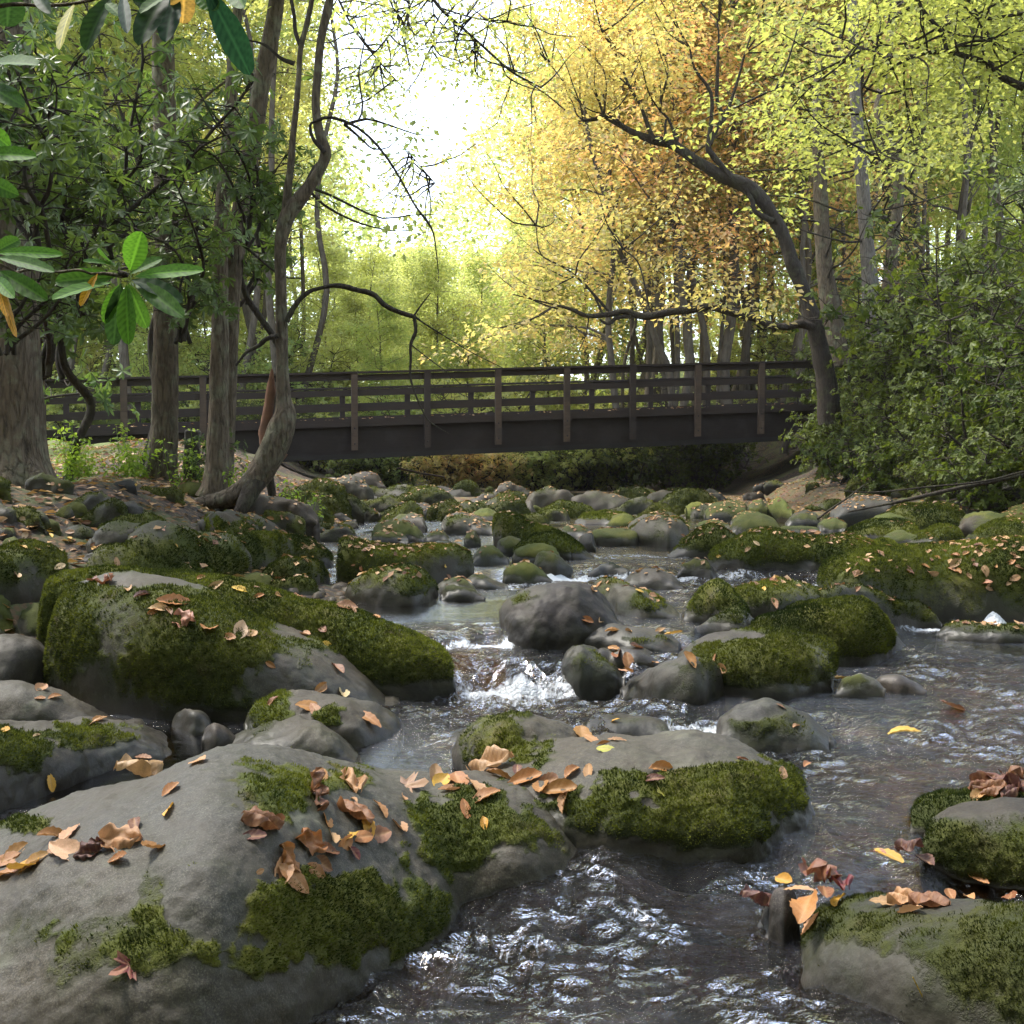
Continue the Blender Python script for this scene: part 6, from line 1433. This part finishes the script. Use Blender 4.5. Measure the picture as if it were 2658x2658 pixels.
for k in LV.values():
    for m_ in k: m_.materials.append(M['fallen'])
CLR = {'o': ((.36, .165, .05), 'orange-brown'), 't': ((.40, .23, .11), 'pale tan'), 'y': ((.62, .38, .05), 'yellow'), 'r': ((.19, .08, .035), 'reddish-brown'), 'd': ((.11, .045, .035), 'dark brown'), 'p': ((.36, .19, .12), 'pinkish'), 'w': ((.60, .44, .26), 'cream-coloured'), 'g': ((.32, .34, .05), 'yellow-green'), 'x': ((.13, .02, .025), 'dark maroon')}
rgl = np.random.default_rng(99)
LCOUNT = [0]
def put_leaf(u, v, px, c='o', k='o', where=None, tilt=.28, ang=None, group=None, label=None, lift=0):
    """u, v, px in source-picture pixels"""
    h = hit(u, v)
    if h is None: return
    P, n, who = h
    if who == -1 and where is None: where = 'the leaf-strewn bank'
    dist = P[1]; L = px / F * dist
    up = unit(n + rgl.normal(0, tilt, 3) + [0, 0, .25]); a = rgl.uniform(0, 2 * np.pi) if ang is None else ang
    x = np.array([math.cos(a), math.sin(a), 0]); x = unit(x - up * x.dot(up)); y_ = np.cross(up, x)
    s = L * rgl.uniform(1.0, 1.15)
    me = LV[k][rgl.integers(len(LV[k]))]
    col = np.array(CLR[c][0]) * rgl.uniform(.8, 1.25) * rgl.uniform(.92, 1.08, 3)
    o = link('fallen_leaf', me, None, None, (*np.clip(col, 0, 1), 1))
    from mathutils import Matrix
    Mx = Matrix(((x[0] * s, y_[0] * s, up[0] * s, P[0]), (x[1] * s, y_[1] * s, up[1] * s, P[1]), (x[2] * s, y_[2] * s, up[2] * s, P[2]), (0, 0, 0, 1)))
    Mx.translation = Vector((P + n * (.002 + lift + .012 * L)).tolist())
    o.matrix_world = Mx
    kn = {'o': 'oval', 'c': 'crumpled', 'm': 'star-shaped maple'}[k]
    if where is None: where = 'the stream water' if who == -2 else SHORT.get(who, 'one of the smaller stones')
    tag(o, label or f"{CLR[c][1]} {kn} fallen leaf on {where}", 'leaf', group or f"leaves on {where}")
    LCOUNT[0] += 1
    return o
SHORT = {}
for i, (o, V, f4, f3) in enumerate(BO):
    if 'group' in o: continue
    l = o['label']; w = l.split(',')[0].split()
    SHORT[i] = 'the ' + ' '.join(w[:8]) if len(w) <= 9 else 'the ' + ' '.join(w[:7])
SHORT[0] = 'the huge smooth boulder nearest the camera'; SHORT[1] = 'the flat-topped boulder in midstream'; SHORT[2] = 'the bottom right corner boulder'; SHORT[3] = 'the dark boulder at the right edge'
def leaves(view, items, **kw):
    sc = VIEW[view][2]
    for it in items:
        u, v, px = it[:3]; c = it[3] if len(it) > 3 else 'o'; k = it[4] if len(it) > 4 else 'o'
        (U, Vv), = VP(view, [(u, v)]); put_leaf(U, Vv, px * sc, c, k, **kw)
leaves('q3', [(40, 1320, 150), (90, 1345, 190, 'y'), (20, 1375, 140), (230, 1255, 150), (270, 1210, 130, 't'), (255, 1290, 190, 'w'), (345, 1285, 120, 'd', 'c'), (460, 1245, 150, 't', 'c'), (445, 1310, 100), (590, 1270, 150, 'o'), (510, 1180, 100, 'r'),
              (640, 1127, 105, 'y'), (645, 1050, 85), (520, 985, 180, 't', 'c'), (750, 942, 110, 't'), (980, 1180, 150, 'r', 'c'), (955, 1226, 90, 'd'), (1180, 1030, 120, 'r', 'c'), (1185, 1090, 120, 'r', 'c'), (1205, 998, 110), (1325, 1028, 120, 't', 'c'), (1335, 1090, 45, 't'),
              (1230, 1168, 100), (1330, 1150, 140, 'r', 'c'), (1375, 1182, 120, 'y'), (1430, 1120, 95), (1505, 1190, 100, 't'), (1160, 1250, 140, 'o', 'c'), (1250, 1225, 100, 't'), (1310, 1225, 100, 'y'), (1360, 1230, 100), (1420, 1222, 110, 'r'), (1300, 1260, 110), (1240, 1280, 120, 'r'), (1330, 1285, 70, 'x'),
              (1080, 1315, 120, 'o', 'c'), (1060, 1350, 140, 't'), (1105, 1388, 165, 'o', 'o'), (1190, 1358, 100), (1215, 1330, 90, 'r'), (1550, 1035, 150, 'p', 'm'), (1640, 1000, 110, 't'), (1665, 1018, 100, 'y'), (1730, 1018, 130), (1790, 1045, 150, 't'), (1830, 1082, 130), (1755, 1120, 100),
              (1828, 1175, 60, 'y'), (1865, 962, 170, 't', 'c'), (480, 1720, 150, 'x', 'm'), (130, 1330, 120, 't'), (60, 1290, 110), (200, 1225, 120), (1885, 1000, 120), (1520, 1080, 60, 't'), (980, 1358, 35, 't'), (1700, 1050, 90, 't')])
leaves('q3', [(405, 268, 85, 'r', 'c'), (350, 258, 70, 'r'), (485, 293, 60, 't'), (540, 315, 70, 'd'), (655, 340, 120), (640, 372, 50, 'r'), (598, 366, 70, 'w'), (577, 378, 45), (700, 408, 90, 'p', 'c'), (790, 436, 100), (905, 445, 80, 'w'), (945, 460, 60, 't'), (865, 472, 50), (1020, 578, 40), (1150, 462, 60, 't'), (1270, 590, 70, 'r'),
              (1240, 505, 60, 'y'), (1215, 440, 50, 'r'), (440, 195, 50, 't'), (225, 207, 40, 'w'), (905, 292, 60, 'y'), (815, 280, 60, 't'), (1050, 315, 60), (1120, 318, 50, 't'), (975, 318, 40), (1310, 358, 80, 'r'), (1330, 372, 60, 't'), (1415, 396, 60), (755, 250, 40), (960, 285, 40, 'r'),
              (1165, 738, 100), (1190, 748, 70, 't'), (1295, 684, 70, 'w'), (1030, 715, 50, 'r'), (1210, 665, 70), (155, 665, 80, 't'), (205, 700, 60), (150, 705, 40), (350, 800, 80, 't'), (375, 785, 60), (12, 830, 60, 'y'), (140, 845, 30, 'w'), (190, 1020, 70, 'y'), (60, 240, 60, 'w'), (540, 930, 60, 't')])
leaves('q3', [(1390, 785, 120)], tilt=.05)
leaves('q4', [(265, 848, 110, 'o'), (300, 862, 80, 't'), (345, 876, 55), (395, 863, 70, 't'), (360, 900, 80, 'g'), (560, 970, 100), (535, 1010, 80, 'd'), (560, 1060, 80, 'g', 'm'), (865, 935, 50, 'r'), (1020, 985, 75, 't'), (1112, 955, 60), (385, 790, 45, 'y'), (1015, 735, 40, 'r'), (1070, 810, 45, 't'),
              (50, 1010, 120), (110, 1040, 90), (180, 1050, 130), (225, 985, 90), (290, 985, 80, 't'), (200, 1095, 90, 't'), (140, 1015, 90, 'r'), (20, 975, 80, 'd'), (380, 450, 60), (440, 450, 40, 't'), (280, 408, 50), (330, 412, 50, 't'), (610, 460, 70, 'y'), (560, 450, 50, 't'), (672, 560, 75), (760, 555, 70, 'r'), (540, 570, 50, 't'), (790, 590, 60, 't'),
              (400, 540, 80, 'r'), (440, 570, 80), (420, 600, 70, 'p'), (470, 510, 60, 'r'), (385, 520, 60), (440, 600, 50), (305, 297, 50, 't'), (480, 298, 35, 'y'), (330, 272, 30), (950, 290, 30, 'y'), (990, 345, 50, 'p'), (990, 258, 50, 'r'), (1240, 630, 80, 'y'), (1420, 330, 60, 'r'), (1300, 295, 40, 'r'),
              (1420, 1480, 130, 't'), (1480, 1475, 120, 't', 'c'), (1575, 1490, 150, 'r', 'c'), (1500, 1510, 110, 't'), (1655, 1447, 65, 'o'), (1725, 1457, 75, 't'), (1880, 1455, 90, 'r'), (1160, 1385, 210, 'r', 'c'), (1230, 1410, 120, 'x', 'c'), (920, 1470, 130, 'd', 'c'), (1110, 1500, 200, 'o'), (1130, 1560, 120, 't'), (1240, 1468, 110, 'y'), (1025, 1392, 90, 'y'), (1180, 1440, 120, 'r'), (1080, 1430, 110, 't'),
              (1780, 1040, 130, 'r', 'c'), (1850, 1030, 130, 'd', 'c'), (1900, 1005, 140, 'r', 'c'), (1820, 1062, 110, 'r', 'c'), (1925, 1055, 120, 'd', 'c'), (1760, 1075, 90, 't'), (1880, 1070, 100, 'd', 'c'),
              (1420, 1300, 120, 'y'), (1380, 1290, 80, 'p'), (1500, 1270, 110, 'd', 'c'), (1560, 1320, 110, 'd'), (1660, 735, 100, 'r'), (1480, 835, 110, 'y'), (1760, 1390, 80, 'o')])
leaves('z3', [(1285, 640, 70, 'r'), (1285, 655, 50), (1375, 622, 65, 'o'), (1400, 655, 55, 't'), (1425, 668, 60, 't'), (1545, 562, 60, 'o'), (1550, 605, 80, 't'), (1525, 640, 60, 't'), (1565, 648, 50), (1625, 675, 45, 't'), (1715, 650, 70, 't'), (1772, 622, 45, 'o'), (1720, 715, 80, 'p'), (1740, 735, 80, 't'), (1860, 600, 55, 'o'), (1885, 575, 50, 't'), (1905, 630, 50, 't'),
              (1880, 690, 60, 't'), (1845, 718, 45, 't'), (955, 610, 30, 'w'), (1050, 590, 45, 't'), (1220, 628, 28, 't'), (1015, 660, 50, 't'), (1265, 588, 32, 'w'), (1490, 540, 40, 't'), (1610, 550, 50, 't'), (1830, 490, 50, 't'), (1450, 575, 35), (1870, 555, 40, 't'), (1105, 590, 20, 'w'), (440, 495, 45, 'w'), (390, 530, 50, 't'), (232, 568, 26, 'y'), (980, 465, 25, 'w'), (700, 430, 50, 't'), (640, 435, 50, 'p'), (750, 432, 60, 'p'), (780, 437, 40)])
# on the lesser boulders of the middle distance
rgl = np.random.default_rng(5)
for (view, u0, u1, v0, v1, cnt, s0, s1) in [('z1', 0, 560, 990, 1180, 26, 30, 60), ('z1', 200, 1000, 740, 880, 16, 18, 34), ('z1', 1150, 1700, 990, 1090, 18, 20, 45), ('z1', 600, 1400, 1040, 1180, 8, 18, 34), ('z2', 160, 900, 470, 700, 12, 24, 44), ('z2', 1000, 1900, 330, 520, 18, 14, 26), ('z3', 300, 1900, 330, 520, 16, 16, 32)]:
    for i in range(cnt):
        (U, Vv), = VP(view, [(rgl.uniform(u0, u1), rgl.uniform(v0, v1))])
        if LCOUNT[0] < 299: put_leaf(U, Vv, rgl.uniform(s0, s1) * VIEW[view][2], 'otyrtwp'[rgl.integers(7)])
# litter too fine to count, on the banks and in the gaps between the stones
def ground_litter(cnt, x0, x1, y0, y1, size, keep):
    x = RG.uniform(x0, x1, cnt * 3); y = RG.uniform(y0, y1, cnt * 3); z = terrain(x, y)
    ok = keep(x, y, z); x, y, z = x[ok][:cnt], y[ok][:cnt], z[ok][:cnt]
    return np.stack([x, y, z + .006], 1)
P = np.vstack([ground_litter(12000, -9, -1.3, 5, 18, .06, lambda x, y, z: (z > level(x, y) + .02)), ground_litter(5200, 3.8, 12, 7, 24, .06, lambda x, y, z: z > level(x, y) + .02)])
tag(litter('leaf_litter', P, np.tile([0, 0, 1.], (len(P), 1)), .075, None, None, 'litter'), 'brown and tan leaf litter covering the soil of both banks', 'leaf litter', kind='stuff')
# specks of litter caught on stone tops
tri = _AV[_AF]; fn = np.cross(tri[:, 1] - tri[:, 0], tri[:, 2] - tri[:, 0]); ar = np.linalg.norm(fn, axis=1); fn = fn / (ar[:, None] + 1e-12)
cc = tri.mean(1); w = ar * (np.abs(fn[:, 2]) > .75) * sstep(.35, .6, .5 + .5 * fbm(cc * .9, 3, 71)) * (cc[:, 1] > 6.2) * (cc[:, 2] > level(cc[:, 0], cc[:, 1]) + .06)
idx = RG.choice(len(w), 3800, p=w / w.sum()); nn = fn[idx] * np.sign(fn[idx][:, 2:3])
tag(litter('small_leaf_specks', cc[idx], nn, .05, None, None, 'litter'), 'tiny tan leaf scraps caught on the tops of the farther boulders', 'leaf litter', kind='stuff')
# thin grass stems
for lab, pts, y in [('dry yellow grass stem standing in front of the bottom right boulder', ((1512, 1755, 2), (1560, 1850, 2.4), (1610, 1935, 3)), 2.3), ('fine dry grass stems at the right foot of the huge grey boulder', ((-190 + 60, 1470, 2), (-110, 1400, 1.8), (-55, 1360, 1.5)), 3.1)]:
    q = VP('q4', [pts[0][:2]])[0]; o0 = at(q[0], q[1], y); mb = MB(); traced(mb, 'q4', pts, y, root=o0, sides=5, k=4); traced(mb, 'q4', [(a + 18, b + 6, c * .8) for a, b, c in pts], y + .02, root=o0, sides=5, k=4)
    o = mb.build('grass_stem', M['yellow']); o.location = o0; tag(o, lab, 'grass stem')
# pebbles of the stream bed seen through the water
n = 2600; x = RG.uniform(-2.2, 4.2, n); y = 1.6 + RG.random(n) ** 1.3 * 7; z = terrain(x, y)
ph = np.linspace(0, 2 * np.pi, 9)[:-1]
base = np.array([(0, 0, .5)] + [(math.cos(a) * .75, math.sin(a) * .75, .28) for a in ph] + [(math.cos(a), math.sin(a), -.1) for a in ph])
f3 = [(0, 1 + k, 1 + (k + 1) % 8) for k in range(8)]; f4 = [(1 + k, 9 + k, 9 + (k + 1) % 8, 1 + (k + 1) % 8) for k in range(8)]
s_ = RG.uniform(.02, .075, n); ang = RG.uniform(0, 6.28, n); ca, sa = np.cos(ang), np.sin(ang); asp = RG.uniform(.55, 1, n)
bx = base[None, :, 0] * s_[:, None]; by = base[None, :, 1] * (s_ * asp)[:, None]
V = np.stack([bx * ca[:, None] - by * sa[:, None] + x[:, None], bx * sa[:, None] + by * ca[:, None] + y[:, None], base[None, :, 2] * s_[:, None] + z[:, None]], -1).reshape(-1, 3)
off = np.arange(n)[:, None, None] * 17
me = make_mesh('bed_pebbles', V, [(np.array(f3)[None] + off).reshape(-1, 3), (np.array(f4)[None] + off).reshape(-1, 4)], True, {'moss': np.zeros(len(V)), 'wet': np.full(len(V), .5)})
o = link('bed_pebbles', me, M['stone'], None, (1.3, 1.0, .65, .3)); tag(o, 'brown pebbles of the stream bed seen through the shallow water', 'pebbles', kind='stuff')
